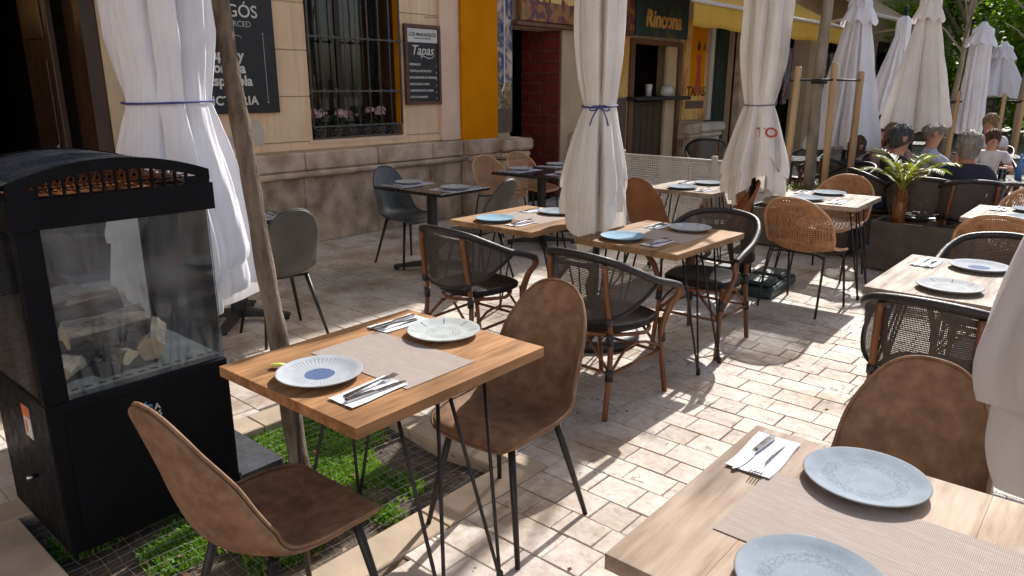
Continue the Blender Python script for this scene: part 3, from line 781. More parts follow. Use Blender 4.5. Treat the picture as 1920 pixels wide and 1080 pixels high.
# shop fronts farther along
bx('shop_panel', 'plaster_beige', 15.55, 46, 2.9, 4.2, -.012, .05)
for y0, y1 in ((15.62, 18.58), (19.32, 22.28)):
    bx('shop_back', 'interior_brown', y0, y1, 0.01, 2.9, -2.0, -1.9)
    for k in range(7):
        yv = y0 + .2 + k * .4
        b = MB(); b.box(-.5 + .1 * (k % 3), -.44 + .1 * (k % 3), yv, yv + .30, 1.2 + .12 * (k % 2), 2.5, ch=.02); b.build('hanging_goods', 'goods_mix', bld)
for k in range(3):
    yv = 24.0 + k * 3.2
    b = MB(); b.box(-.01, .02, yv, yv + 1.2, .5, 2.6)
    b.lathe([(.6, -.01), (.6, .02)], 24, (0, 0, 0)); 
    b.v = [(p[0], p[1], p[2]) for p in b.v[:8]] + [(p[2], yv + .6 + p[0], 2.6 + p[1]) for p in b.v[8:]]
    b.build('arched_window', 'interior_dark', bld)
# ------------------------------------------------------------ signs and things on the facade
s = thing('hanging_sign', 'large black wall sign with white lettering behind the leaning tree trunk', 'sign', (WX, 0, 0))
b = MB(); b.box(.004, .045, 3.18, 4.10, 1.36, 2.90, ch=.004); b.build('sign_board', 'sign_black', s)
letter(s, 'LOS', .16, 'sign_white', 3.72, 2.50, .047, bold=.002)
letter(s, 'MARANGÓS', .155, 'sign_white', 3.51, 2.275, .047, bold=.001)
letter(s, 'PLAZA DE LA MERCED', .072, 'sign_grey', 3.50, 2.165, .047)
letter(s, 'Tapas y', .128, 'sign_white', 3.56, 1.885, .047, bold=.004)
letter(s, 'Comida', .128, 'sign_white', 3.56, 1.770, .047, bold=.004)
letter(s, 'Española', .128, 'sign_white', 3.60, 1.655, .047, bold=.004)
letter(s, 'VICTORIA', .112, 'sign_white', 3.60, 1.475, .047, bold=.003, space=1.08)
letter(s, 'MALAGA', .03, 'sign_grey', 3.62, 1.415, .047)
b = MB(); b.tube([(.047, 3.975, 1.46), (.047, 3.975, 2.09)], .003, 6); b.lathe([(.0, -.012), (.012, 0), (.0, .012)], 8, (.047, 3.975, 1.46)); b.lathe([(.0, -.012), (.012, 0), (.0, .012)], 8, (.047, 3.975, 2.09))
b.tube([(.047, 3.70 + .05 * cos(t * .35), 2.04 + .025 * sin(t * .35)) for t in range(12)], .003, 5)
b.build('ornament_line', 'sign_grey', s)
s = thing('menu_board', 'wood framed tapas menu board with a white header, right of the barred window', 'menu board', (WX, 0, 0))
b = MB(); b.box(.012, .035, 5.79, 6.27, 1.44, 2.26); b.build('board', 'sign_black', s)
b = MB(); b.box(.01, .05, 5.755, 5.79, 1.405, 2.295); b.box(.01, .05, 6.27, 6.305, 1.405, 2.295); b.box(.01, .05, 5.79, 6.27, 1.405, 1.44); b.box(.01, .05, 5.79, 6.27, 2.26, 2.295); b.build('frame', 'frame_wood', s)
b = MB(); b.box(.036, .038, 5.80, 6.26, 2.10, 2.25); b.build('header_card', 'sign_white', s)
letter(s, 'LOS MARANGÓS', .056, 'sign_black', 6.03, 2.185, .039, bold=.001)
letter(s, 'PLAZA DE LA MERCED', .026, 'sign_black', 6.03, 2.145, .039)
letter(s, 'Tapas', .15, 'sign_white', 6.02, 2.01, .037, shear=.3, bold=.001)
b = MB(); b.tube([(.038, 5.97, 1.965), (.038, 6.05, 1.945), (.038, 6.12, 1.925), (.038, 6.18, 1.935), (.038, 6.22, 1.975)], [.002, .005, .006, .004, .002], 6); b.build('flourish', 'sign_white', s)
for k, (t, pr) in enumerate((('ESPINACAS', '5'), ('TORTILLA DE PATATA', '4'), ('BOQUERONES EN VINAGRE', '6'), ('ENSALADILLA RUSA', '5'), ('ALBONDIGAS EN SALSA', '6'), ('PATATAS BRAVAS', '5'))):
    z = 1.855 - k * .073
    letter(s, t, .034, 'sign_white', 5.815, z, .037, align='LEFT', bold=.0008)
    letter(s, pr, .034, 'sign_white', 6.245, z - .018, .037, align='RIGHT')
def sign_panel(name, label, y0, y1, z0, z1, x, m, txt, size, tz, lm, ty=None):
    s = thing(name, label, 'sign', (WX, 0, 0))
    b = MB(); b.box(x - .06, x, y0, y1, z0, z1, ch=.006); b.build('sign_board', m, s)
    if txt: letter(s, txt, size, lm, ty or (y0 + y1) / 2, tz, x + .002, bold=size * .03, extrude=.008, shear=.1)
    return s
sign_panel('painted_sign', 'painted orange and red signboard above the dark bar doorway', 7.66, 10.40, 2.445, 3.3, .16, 'mural_orange', 'MILONGA', .50, 2.86, 'poster_gold', 8.85)
sign_panel('painted_sign', 'dark green painted signboard with yellow lettering above the serving window', 10.46, 12.14, 2.40, 3.3, .16, 'mural_green', 'Rincona', .36, 2.66, 'poster_gold', 11.3)
s = thing('poster', 'tall golden tapas poster with a figure in a red dress, beside the green door', 'poster', (WX, 0, 0))
b = MB(); b.box(.022, .05, 12.30, 13.16, 1.02, 2.75, ch=.004); b.build('poster_board', 'poster_gold', s)
b = MB(); b.box(.052, .054, 12.52, 13.08, 1.45, 2.70); b.build('poster_print', 'plaster_yellow', s)
Mp = Matrix(((0, 0, 1, .0555), (1, 0, 0, 0), (0, 1, 0, 0), (0, 0, 0, 1)))
b = MB(); b.poly([(12.70, 1.50), (12.95, 1.50), (12.91, 1.85), (12.88, 2.02), (12.93, 2.10), (12.82, 2.13), (12.72, 2.09), (12.77, 2.0), (12.75, 1.8)], .002, 0, Mp); b.poly([(12.68, 2.12), (12.95, 2.12), (12.90, 2.17), (12.73, 2.17)], .002, 0, Mp); b.build('red_figure', 'red_print', s)
b = MB(); b.poly([(12.72, 2.30), (12.80, 2.45), (12.86, 2.30), (12.79, 2.22)], .002, 0, Mp); b.poly([(12.95, 2.25), (13.04, 2.45), (13.05, 2.28)], .002, 0, Mp); b.build('dark_flourish', 'dark_wood', s)
letter(s, 'TAPAS', .24, 'dark_wood', 12.78, 1.52, .056, bold=.006)
b = MB(); b.box(.052, .056, 12.40, 13.10, 1.22, 1.36); b.build('poster_band', 'mural_base', s)
s = thing('poster', 'narrow orange painted panel left of the serving window', 'poster', (WX, 0, 0))
b = MB(); b.box(.022, .05, 10.02, 10.44, 1.45, 2.38, ch=.004); b.build('poster_board', 'poster_gold', s)
b = MB(); b.box(.022, .045, 10.02, 10.44, .5, 1.43, ch=.004); b.build('poster_board', 'mural_base', s)
# flowers on the window sill
for k, (yy, lab) in enumerate(((4.66, 'left'), (4.99, 'middle'), (5.46, 'right'))):
    p = thing('flower_pot', f'pot of pink hydrangeas behind the window bars, {lab} of the three', 'flower pot', (WX - .14, yy, 1.068), 0, 'hydrangea pots on the barred window sill')
    b = MB(); b.lathe([(.055, 0), (.075, .09), (.08, .09), (.08, .10), (.06, .10)], 14); b.build('pot', 'pot', p, True)
    fr = random.Random(k); b = MB()
    for q in range(46):
        a = fr.random() * 2 * pi; rr = fr.uniform(.03, .15); z = fr.uniform(.09, .21); L = fr.uniform(.05, .09)
        c = Vector((cos(a) * rr * .6, sin(a) * rr, z)); d = Vector((cos(a), sin(a), fr.uniform(-.3, .5))).normalized() * L; e = Vector((-sin(a), cos(a), 0)) * L * .36
        b.add([c, c + d * .5 + e, c + d, c + d * .5 - e], [(0, 1, 2, 3)])
    b.build('leaves', 'leaf_plant', p)
    b = MB()
    for q in range(3):
        cc = Vector((fr.uniform(-.04, .05), (q - 1) * .075, .25 + fr.uniform(-.02, .03)))
        for t in range(70):
            a = fr.random() * 2 * pi; h = fr.uniform(-.3, 1); rr = math.sqrt(max(0, 1 - h * h)) * .06
            c = cc + Vector((cos(a) * rr, sin(a) * rr, h * .045)); nn = (c - cc).normalized()
            u = nn.orthogonal().normalized() * .012; v = nn.cross(u)
            b.add([c + u, c + v, c - u, c - v], [(0, 1, 2, 3)])
    b.build('blossom', 'flower_pink', p)
# bar stools/bottles at the counter
for k in range(5):
    b = MB(); h = .2 + .03 * (k % 3)
    b.lathe([(.0, 0), (.034, 0), (.035, h * .6), (.014, h * .78), (.013, h), (.0, h)], 10)
    o = b.build('bottle', 'bottle_glass' if k % 2 else 'crockery', None, True, (WX - 1.45, 10.9 + k * .22, 1.741)); tag(o, ('first', 'second', 'third', 'fourth', 'fifth')[k] + ' small bottle from the left on the shelf inside the serving window', 'bottle', 'bottles on the bar shelf')
b = MB(); b.lathe([(0, 0), (.05, 0), (.055, .12), (.06, .2), (.05, .2), (.045, .02), (0, .02)], 14); o = b.build('vase', 'crockery', None, True, (WX - .1, 11.35, 1.452)); tag(o, 'small white jug standing on the bar counter', 'jug')
b = MB(); b.lathe([(0, 0), (.09, 0), (.12, .07), (.10, .15), (.05, .19), (0, .2)], 14); o = b.build('bread_bag', 'crockery', None, True, (WX + .02, 11.75, 1.452)); tag(o, 'round pale pot at the right end of the bar counter', 'pot')
# awnings
aw = thing('awning', 'yellow awning with a straight valance over the bar', 'awning', (WX, 0, 0))
b = MB(); b.grid(lambda u, v: (1.45 - 1.45 * v, 9.85 + 6.4 * u, 2.76 + .75 * v + .02 * sin(u * 26)), 24, 6); o = b.build('canopy', 'canvas_yellow', aw, True); solidify(o, .004)
b = MB(); b.grid(lambda u, v: (1.45 + .012 * sin(u * 60) * v, 9.85 + 6.4 * u, 2.76 - (.325 + .012 * sin(u * 33)) * v), 60, 4); o = b.build('valance', 'canvas_yellow', aw, True); solidify(o, .003)
b = MB(); b.tube([(1.45, 9.80, 2.775), (1.45, 16.3, 2.775)], .03, 10); b.build('front_bar', 'white_metal', aw, True)
b = MB(); b.tube([(0, 15.7, 2.6), (1.42, 15.7, 2.77)], .018, 8); b.build('arm', 'white_metal', aw, True)
aw = thing('awning', 'sand coloured awning with white arms beyond the yellow one', 'awning', (WX, 0, 0))
b = MB(); b.grid(lambda u, v: (1.65 - 1.65 * v, 17.0 + 4.6 * u, 3.10 + 1.0 * v + .02 * sin(u * 30)), 24, 8); o = b.build('canopy', 'canvas_sand', aw, True); solidify(o, .005)
for yv in (17.4, 21.2):
    b = MB(); b.tube([(0.05, yv, 2.9), (1.60, yv, 3.08)], .035, 8); b.build('arm', 'paint_cream', aw, True)
b = MB(); b.tube([(1.65, 16.95, 3.10), (1.65, 21.65, 3.10)], .04, 10); b.build('front_bar', 'white_metal', aw, True)

# ------------------------------------------------------------ chairs
LEATHER = {'brown': 'leather_brown', 'grey': 'leather_grey', 'blue': 'leather_blue', 'chestnut': 'leather_chestnut'}
def shell_surface(prof, wid, lift, kf, kt):
    def S(u, v):
        a = 2 * u - 1; bb = 2 * v - 1
        E1 = .26; E0 = .22; x = a; t = v
        if v > 1 - E1:
            q_ = (v - (1 - E1)) / E1; x = a * math.sqrt(1 - kt * q_ * q_ / 2); t = 1 - E1 + E1 * q_ * math.sqrt(1 - kt * a * a / 2)
        elif v < E0:
            q_ = (E0 - v) / E0; x = a * math.sqrt(1 - kf * q_ * q_ / 2); t = E0 - E0 * q_ * math.sqrt(1 - kf * a * a / 2)
        y0, z0 = spl(prof, t); y1, z1 = spl(prof, min(t + .01, 1)); y2, z2 = spl(prof, max(t - .01, 0))
        ty, tz = y1 - y2, z1 - z2; L = math.hypot(ty, tz) or 1; ny, nz = tz / L, -ty / L      # towards the sitter
        w_ = spl(wid, t)[0]; lf = spl(lift, t)[0] * abs(x) ** 2.4
        return (x * w_, y0 + ny * lf, z0 + nz * lf)
    return S
PROF = [(.235, .415), (.205, .447), (.10, .448), (-.02, .437), (-.12, .440), (-.195, .485), (-.235, .575), (-.262, .68), (-.288, .78), (-.315, .885)]
WID = [(.190,), (.203,), (.212,), (.213,), (.208,), (.199,), (.190,), (.184,), (.180,), (.172,)]
LIFT = [(-.012,), (.0,), (.018,), (.032,), (.055,), (.085,), (.075,), (.055,), (.035,), (.018,)]
def make_shell_chair(tint, label, loc, rz, group):
    t = thing('shell_chair', label, 'chair', loc, rz, group)
    b = MB(); b.grid(shell_surface(PROF, WID, LIFT, .72, .95), 18, 36)
    o = b.build('seat_shell', LEATHER[tint], t, True); solidify(o, .018, 1); subsurf(o, 1)
    SS = shell_surface(PROF, WID, LIFT, .72, .95); o_ = o
    rim = [SS(i / 18, 0) for i in range(18)] + [SS(1, i / 36) for i in range(36)] + [SS(1 - i / 18, 1) for i in range(18)] + [SS(0, 1 - i / 36) for i in range(36)]
    b = MB(); b.tube(rim, .0052, 6, closed=True); b.build('piping', LEATHER[tint], o_, True)
    for sx in (-1, 1):
        for sy in (-1, 1):
            b = MB(); b.tube([(sx * .135, .02 + sy * .13, .425), (sx * .215, .0 + sy * .215, .0)], [.0145, .0095], 10); b.build('leg', 'leg_black', t, True)
    b = MB()
    for sy in (-1, 1): b.tube([(-.15, .02 + sy * .13, .418), (.15, .02 + sy * .13, .418)], .009, 8)
    b.tube([(-.1, -.11, .418), (-.1, .15, .418)], .008, 6); b.tube([(.1, -.11, .418), (.1, .15, .418)], .008, 6)
    b.build('seat_frame', 'leg_black', t, True)
    return t
UP, DN, RT, LF = 0.0, pi, -pi / 2, pi / 2       # facing +y, -y, +x, -x
shells = {}
for tint, label, x, yy, rz in [
    ('brown', 'brown suede shell chair in the left foreground with its back to the fire heater', -1.67, .93, UP + .03),
    ('brown', 'brown suede shell chair at the far end of the honey coloured foreground table', -1.63, 1.85, DN + .05),
    ('brown', 'brown suede shell chair behind the large foreground table at lower right', -.36, 1.85, DN - .02),
    ('blue', 'glossy blue grey shell chair against the stone wall behind the black table', -5.15, 4.42, RT - .05),
    ('grey', 'olive grey shell chair between the black wall table and the wooden table', -4.22, 4.42, LF + .15),
    ('grey', 'olive grey shell chair right of the leaning tree trunk, seen from behind', -4.20, 2.50, LF - .15),
    ('chestnut', 'reddish brown shell chair in front of the white perforated screen', -3.12, 5.50, UP - .1),
    ('chestnut', 'reddish brown shell chair half hidden under the closed umbrella with the grey tie', -2.62, 5.55, LF + .5),
    ('chestnut', 'dark reddish chair at the right end of the perforated screen behind the umbrella', -3.05, 6.55, DN + .2)]:
    if tint not in shells: shells[tint] = make_shell_chair(tint, label, (x, yy, 0), rz, 'suede and leather shell chairs')
    else: copy_tree(shells[tint], (x, yy, 0), rz, label)

def curve3(ctrl, n): return [spl(ctrl, i / n) for i in range(n + 1)]
def make_mesh_chair(label, loc, rz, group):
    t = thing('bistro_chair', label, 'chair', loc, rz, group)
    rail = [(.285, .215, .615), (.288, .13, .645), (.290, -.02, .69), (.262, -.165, .755), (.185, -.262, .805), (.0, -.305, .825)]
    rail = rail + [(-x, y_, z) for x, y_, z in reversed(rail[:-1])]
    pts = curve3(rail, 48)
    b = MB(); b.tube(pts, .019, 10); b.build('top_rail', 'wicker_dark', t, True)
    # lower edge of the back panel
    low = [(.285, .02, .672), (.272, -.10, .60), (.225, -.20, .535), (.12, -.265, .497), (.0, -.285, .487)]
    low = low + [(-x, y_, z) for x, y_, z in reversed(low[:-1])]
    lp = curve3(low, 40)
    b = MB(); b.tube(lp, .010, 8); b.build('back_rim', 'wicker_dark', t, True)
    up_ = [spl(rail, .19 + .62 * i / 40) for i in range(41)]
    b = MB(); b.grid(lambda u, v: tuple(Vector(lp[int(round(u * 40))]).lerp(Vector(up_[int(round(u * 40))]), v)), 40, 6)
    o = b.build('back_mesh', 'textilene', t, True)
    uvl = o.data.uv_layers.new(name='uv'); 
    for poly in o.data.polygons:
        for li in poly.loop_indices:
            vi = o.data.loops[li].vertex_index; uvl.data[li].uv = ((vi % 41) / 40, (vi // 41) / 6 * .45)
    # seat
    def seatf(u, v):
        a = 2 * u - 1; c = 2 * v - 1; k = .75
        x = a * math.sqrt(1 - k * c * c / 2) * .235; y_ = c * math.sqrt(1 - k * a * a / 2) * .23 + .0
        return (x * (1 - .06 * (1 - v)), y_, .462 + .010 * (1 - a ** 4) * (1 - c ** 4))
    b = MB(); b.grid(seatf, 14, 14); o = b.build('seat', 'seat_vinyl', t, True); solidify(o, .042); subsurf(o, 1)
    ring = [(.225 * cos(a) * (1 - .12 * abs(sin(2 * a))) * 1.05, .222 * sin(a) * (1 - .12 * abs(sin(2 * a))) * 1.05, .405) for a in [2 * pi * i / 28 for i in range(28)]]
    b = MB(); b.tube(ring, .011, 8, closed=True); b.build('seat_hoop', 'bamboo', t, True)
    for sx in (-1, 1):
        b = MB(); b.tube(curve3([(sx * .205, -.285, 0), (sx * .195, -.245, .25), (sx * .185, -.235, .44), (sx * .178, -.265, .62), (sx * .172, -.285, .79)], 12), .0145, 10); o = b.build('leg', 'bamboo', t, True)
        for p0_, p1_, rr_ in (((sx * .197, -.25, .20), (sx * .195, -.245, .26), .021), ((sx * .186, -.237, .38), (sx * .185, -.236, .44), .019), ((sx * .181, -.252, .485), (sx * .18, -.256, .52), .019)):
            b = MB(); b.tube([p0_, p1_], rr_, 10); b.build('binding', 'binding', o, True)
        b = MB(); b.tube([(sx * .215, .245, 0), (sx * .205, .20, .25), (sx * .20, .185, .43)], .0145, 10); o = b.build('leg', 'bamboo', t, True)
        b = MB(); b.tube([(sx * .207, .205, .30), (sx * .204, .195, .36)], .020, 10); b.build('binding', 'binding', o, True)
        b = MB()
        for dd in (0, .026): b.tube(curve3([(sx * (.205 + dd * .3), .20 - dd, .33), (sx * .235, .175 - dd, .42), (sx * .268, .185 - dd, .52), (sx * .284, .232 - dd, .575), (sx * .286, .222 - dd, .615)], 12), .0125, 8)
        b.build('arm_support', 'bamboo', t, True)
        b = MB(); b.tube([(sx * .2, -.24, .23), (sx * .205, .2, .25)], .009, 8); b.tube(curve3([(sx * .198, -.235, .24), (sx * .19, -.1, .33), (sx * .195, .05, .33), (sx * .205, .195, .27)], 10), .008, 8); b.build('stretcher', 'bamboo', t, True)
    for yy in (-.245, .205):
        b = MB(); b.tube([(-.2, yy, .235), (.2, yy, .235)], .009, 8)
        b.tube([(-.195, yy, .24), (-.05, yy * .98, .39)], .008, 8); b.tube([(.195, yy, .24), (.05, yy * .98, .39)], .008, 8); b.build('stretcher', 'bamboo', t, True)
    return t
MG = 'dark mesh bistro chairs'
mesh0 = None
for label, x, yy, rz in [
    ('dark mesh bistro chair with bamboo frame at the near end of the middle table', -2.02, 3.10, UP - .05),
    ('dark mesh bistro chair with bamboo frame left of the middle umbrella, seen from behind', -2.98, 3.10, UP - .02),
    ('dark mesh bistro chair with bright curved arm at the far end of the middle table', -2.02, 4.18, DN + .05),
    ('dark mesh bistro chair in front of the pale table at the right, seen from behind', -.52, 3.28, UP - .04),
    ('dark mesh bistro chair with its round back behind the pale table at the right', -.50, 4.40, DN),
    ('dark mesh chair in the shade before the serving window, left of the green doors', -5.4, 10.9, UP + .6),
    ('empty dark wicker chair behind the palm planter, left of the diner in black', -2.45, 8.1, LF + .9)]:
    if mesh0 is None: mesh0 = make_mesh_chair(label, (x, yy, 0), rz, MG)
    else: copy_tree(mesh0, (x, yy, 0), rz, label)

RPROF = [(.235, .425), (.19, .448), (.07, .448), (-.06, .442), (-.15, .455), (-.208, .51), (-.236, .60), (-.258, .69), (-.275, .77), (-.29, .85)]
RWID = [(.21,), (.232,), (.242,), (.248,), (.252,), (.256,), (.256,), (.250,), (.238,), (.215,)]
RLIFT = [(.0,), (.005,), (.02,), (.045,), (.075,), (.095,), (.085,), (.065,), (.045,), (.03,)]
def make_rattan_chair(label, loc, rz, group):
    t = thing('rattan_chair', label, 'chair', loc, rz, group)
    S = shell_surface(RPROF, RWID, RLIFT, .7, .95)
    b = MB(); nv, nh = 30, 58
    def strip(pts, nrm, wd):
        vs = []; k = len(pts)
        for i in range(k):
            d = Vector(pts[min(i + 1, k - 1)]) - Vector(pts[max(i - 1, 0)])
            s_ = d.cross(nrm[i]).normalized() * wd
            vs += [Vector(pts[i]) - s_, Vector(pts[i]) + s_]
        b.add(vs, [(2 * i, 2 * i + 1, 2 * i + 3, 2 * i + 2) for i in range(k - 1)])
    def N(u, v):
        e = .01; p = Vector(S(u, v))
        du = Vector(S(min(u + e, 1), v)) - Vector(S(max(u - e, 0), v)); dv = Vector(S(u, min(v + e, 1))) - Vector(S(u, max(v - e, 0)))
        return du.cross(dv).normalized()
    for i in range(nv):
        u = (i + .5) / nv; q = [(u, j / 26) for j in range(27)]
        nn = [N(*p) for p in q]
        strip([Vector(S(*p)) + n_ * .0035 * (1 if (j + i) % 2 else -1) for j, (p, n_) in enumerate(zip(q, nn))], nn, .0040)
    for i in range(nh):
        v = (i + .5) / nh; q = [(j / 16, v) for j in range(17)]
        nn = [N(*p) for p in q]
        strip([S(*p) for p in q], nn, .0030)
    o = b.build('weave', 'rattan', t); tag(o, kind='stuff')
    rim = [S(i / 16, 0) for i in range(16)] + [S(1, i / 30) for i in range(30)] + [S(1 - i / 16, 1) for i in range(16)] + [S(0, 1 - i / 30) for i in range(30)]
    b = MB(); b.tube(rim, .0105, 8, closed=True); b.build('rim', 'rattan_rim', t, True)
    for sx in (-1, 1):
        for sy, f0 in ((-1, -.225), (1, .235)):
            b = MB(); b.tube(curve3([(sx * .12, sy * .07, .425), (sx * .19, sy * .13, .423), (sx * .212, sy * .158, .40), (sx * .225, f0, 0)], 14), .0085, 8); b.build('leg', 'leg_black', t, True)
    b = MB(); b.tube([(-.12, -.07, .425), (.12, -.07, .425)], .008, 6); b.tube([(-.12, .07, .425), (.12, .07, .425)], .008, 6); b.build('seat_frame', 'leg_black', t, True)
    return t
RG = 'woven rattan chairs'; rat0 = None
for label, x, yy, rz in [
    ('woven rattan chair right of the green umbrella foot, seen from behind', -1.82, 5.42, UP - .12),
    ('woven rattan chair in front of the brown planter at the far end of its table', -2.02, 6.58, DN - .1),
    ('woven rattan chair peeking above the dark mesh chair at the right edge', -.62, 5.50, UP),
    ('woven rattan chair at the far end of the far right table before the seated diners', -.60, 6.66, DN),
    ('pale woven chair by the wall, left of the two behind the long black table', -5.48, 6.12, RT),
    ('pale woven chair by the wall, right of the two behind the long black table', -5.50, 6.72, RT)]:
    if rat0 is None: rat0 = make_rattan_chair(label, (x, yy, 0), rz, RG)
    else: copy_tree(rat0, (x, yy, 0), rz, label)
# ------------------------------------------------------------ tables
def make_table(name, label, cx, cy, wx, wy, rz, wood, nplank=4, group='wooden tables with hairpin legs'):
    t = thing(name, label, 'table', (cx, cy, 0), rz, group)
    pw = wx / nplank
    for i in range(nplank):
        b = MB(); b.box(-pw / 2 + .0001, pw / 2 - .0001, -wy / 2, wy / 2, .716, .75, ch=.0007)
        b.build('plank', wood, t, loc=(-wx / 2 + pw * (i + .5), 0, 0))
    for sx in (-1, 1):
        for sy in (-1, 1):
            px_, py_ = sx * (wx / 2 - .10), sy * (wy / 2 - .11)
            b = MB()
            f = Vector((sx * (wx / 2 + .03), sy * .13, .008))
            for p in ((px_ + sx * .01, sy * .02, .713), (px_ + sx * .01, sy * .19, .713)):
                p = Vector(p); d = (p - f).normalized()
                b.tube([p, f + d * .04, f + d * .012 , f], [.0062, .0062, .0062, .006], 8)
            b.lathe([(.012, -.008), (.012, .022), (.006, .03)], 10, tuple(f))
            b.box(px_ - .04, px_ + .05, sy * .12 - .115, sy * .12 + .115, .708, .7155)
            b.build('hairpin_leg', 'leg_black', t, True)
    return t
def make_pedestal(label, cx, cy, wx, wy, rz, cols=1):
    t = thing('pedestal_table', label, 'table', (cx, cy, 0), rz, 'black pedestal tables by the wall')
    b = MB(); b.box(-wx / 2, wx / 2, -wy / 2, wy / 2, .722, .75, ch=.004); b.build('table_top', 'table_black', t)
    for k in range(cols):
        y0 = 0 if cols == 1 else (k - .5) * wy * .55
        b = MB(); b.box(-.035, .035, y0 - .035, y0 + .035, .06, .722, ch=.006); b.box(-.16, .16, y0 - .16, y0 + .16, .712, .722); b.build('column', 'base_black', t)
        for a in (pi / 4, -pi / 4):
            b = MB(); Mx = Matrix.Translation((0, y0, 0)) @ Matrix.Rotation(a, 4, 'Z')
            vs = []
            for x, h in ((-.36, .045), (-.05, .085), (.05, .085), (.36, .045)):
                vs += [(x, -.028, .022 if abs(x) > .1 else .03), (x, .028, .022 if abs(x) > .1 else .03), (x, .028, h), (x, -.028, h)]
            fs = [(0, 3, 2, 1), (12, 13, 14, 15)] + [(4 * i + q, 4 * i + (q + 1) % 4, 4 * i + 4 + (q + 1) % 4, 4 * i + 4 + q) for i in range(3) for q in range(4)]
            b.add([tuple(Mx @ Vector(p)) for p in vs], fs)
            for x in (-.335, .335): b.lathe([(.02, 0), (.022, .022)], 10, tuple(Mx @ Vector((x, 0, 0))))
            b.build('foot_bar', 'base_black', t)
    return t
TB = {}
for key, lab, cx, cy, wx, wy, rz, wood in [
    ('T1', 'honey coloured wooden table in the left foreground with a lemon wedge on it', -1.78, 1.425, .68, .80, R(1.2), 'wood_honey'),
    ('T2', 'large pale wooden table cut off by the lower right corner', -.305, 1.378, .70, .715, R(.5), 'wood_pale'),
    ('T3', 'wooden table left of the middle umbrella', -3.12, 3.76, .70, .80, 0, 'wood_mid'),
    ('T4', 'wooden table right of the middle umbrella with two blue plates', -2.13, 3.80, .68, .80, R(-1), 'wood_mid'),
    ('T5', 'greyish wooden table at the right edge between two dark mesh chairs', -.52, 3.80, .70, .85, 0, 'wood_grey'),
    ('T6', 'greyish wooden table between two woven rattan chairs', -1.93, 6.0, .70, .72, R(2), 'wood_grey'),
    ('T7', 'small wooden table in front of the perforated screen', -3.02, 5.96, .66, .70, 0, 'wood_grey'),
    ('T8', 'greyish wooden table at the far right before the seated diners', -.57, 6.06, .70, .72, 0, 'wood_grey')]:
    TB[key] = (cx, cy, wx, wy, rz); make_table('cafe_table', lab, cx, cy, wx, wy, rz, wood)
make_pedestal('black pedestal table by the stone wall under the barred window', -4.79, 4.42, .84, .62, R(2)); TB['T9'] = (-4.79, 4.42, .84, .62, R(2))
make_pedestal('long black table by the dark bar doorway', -4.74, 6.28, .88, 1.30, 0, 2); TB['T10'] = (-4.74, 6.28, .88, 1.30, 0)
make_pedestal('black pedestal table behind the left umbrella, mostly hidden', -4.72, 2.46, .74, .66, 0); TB['T11'] = (-4.72, 2.46, .74, .66, 0)
NICK = {'T1': 'the honey coloured table', 'T2': 'the lower right table', 'T3': 'the table left of the blue-tied umbrella', 'T4': 'the table right of the blue-tied umbrella', 'T5': 'the right edge table', 'T6': 'the rattan chair table', 'T7': 'the perforated screen table', 'T8': 'the far right table', 'T9': 'the small black wall table', 'T10': 'the long black table', 'T11': 'the black table behind the heater'}
# shared meshes for the place settings
def plate_mesh(m):
    b = MB(); b.lathe([(.0, .006), (.072, .004), (.078, .0), (.084, .0), (.088, .004), (.112, .012), (.128, .0195), (.1305, .0215), (.1295, .0235), (.126, .0232), (.108, .0172), (.090, .0122), (.074, .0105), (.0005, .0100)], 56)
    return b.mesh('plate', m, True)
PL = {k: plate_mesh(k) for k in ('plate_rays', 'plate_motif', 'plate_speckle', 'plate_blue', 'plate_grey')}
def napkin_mesh(sd):
    r = random.Random(sd); b = MB()
    for k in range(2):
        hw, hl = .052, .105; o = k * .0022
        b.grid(lambda u, v: ((u - .5) * 2 * hw + .003 * sin(v * 5 + sd) + k * .001, (v - .5) * 2 * hl, .0012 + o + .0022 * (abs(v - .5) * 2) ** 3 * r.uniform(.7, 1.2) + .0008 * sin(u * 7 + sd)), 8, 14)
    return b.mesh('napkin', 'napkin', True)
NAP = [napkin_mesh(k) for k in range(4)]
def fork_mesh():
    b = MB(); prof = [(-.098, .0095, .0), (-.090, .0105, .001), (-.05, .0075, .004), (.0, .0042, .008), (.035, .0036, .009), (.05, .0075, .0075), (.062, .0118, .006)]
    vs = []
    for y_, w_, z in prof: vs += [(-w_, y_, z), (w_, y_, z), (w_, y_, z + .0022), (-w_, y_, z + .0022)]
    k = len(prof); fs = [(0, 3, 2, 1), tuple(4 * (k - 1) + q for q in range(4))] + [(4 * i + q, 4 * i + (q + 1) % 4, 4 * i + 4 + (q + 1) % 4, 4 * i + 4 + q) for i in range(k - 1) for q in range(4)]
    b.add(vs, fs)
    for q in range(4):
        x = -.0098 + q * .0065; vs = []
        for y_, w_, z in ((.061, .0017, .006), (.08, .0016, .0055), (.098, .0011, .009)): vs += [(x - w_, y_, z), (x + w_, y_, z), (x + w_, y_, z + .002), (x - w_, y_, z + .002)]
        b.add(vs, [(0, 3, 2, 1), (8, 9, 10, 11)] + [(4 * i + q2, 4 * i + (q2 + 1) % 4, 4 * i + 4 + (q2 + 1) % 4, 4 * i + 4 + q2) for i in range(2) for q2 in range(4)])
    return b.mesh('fork', 'steel')
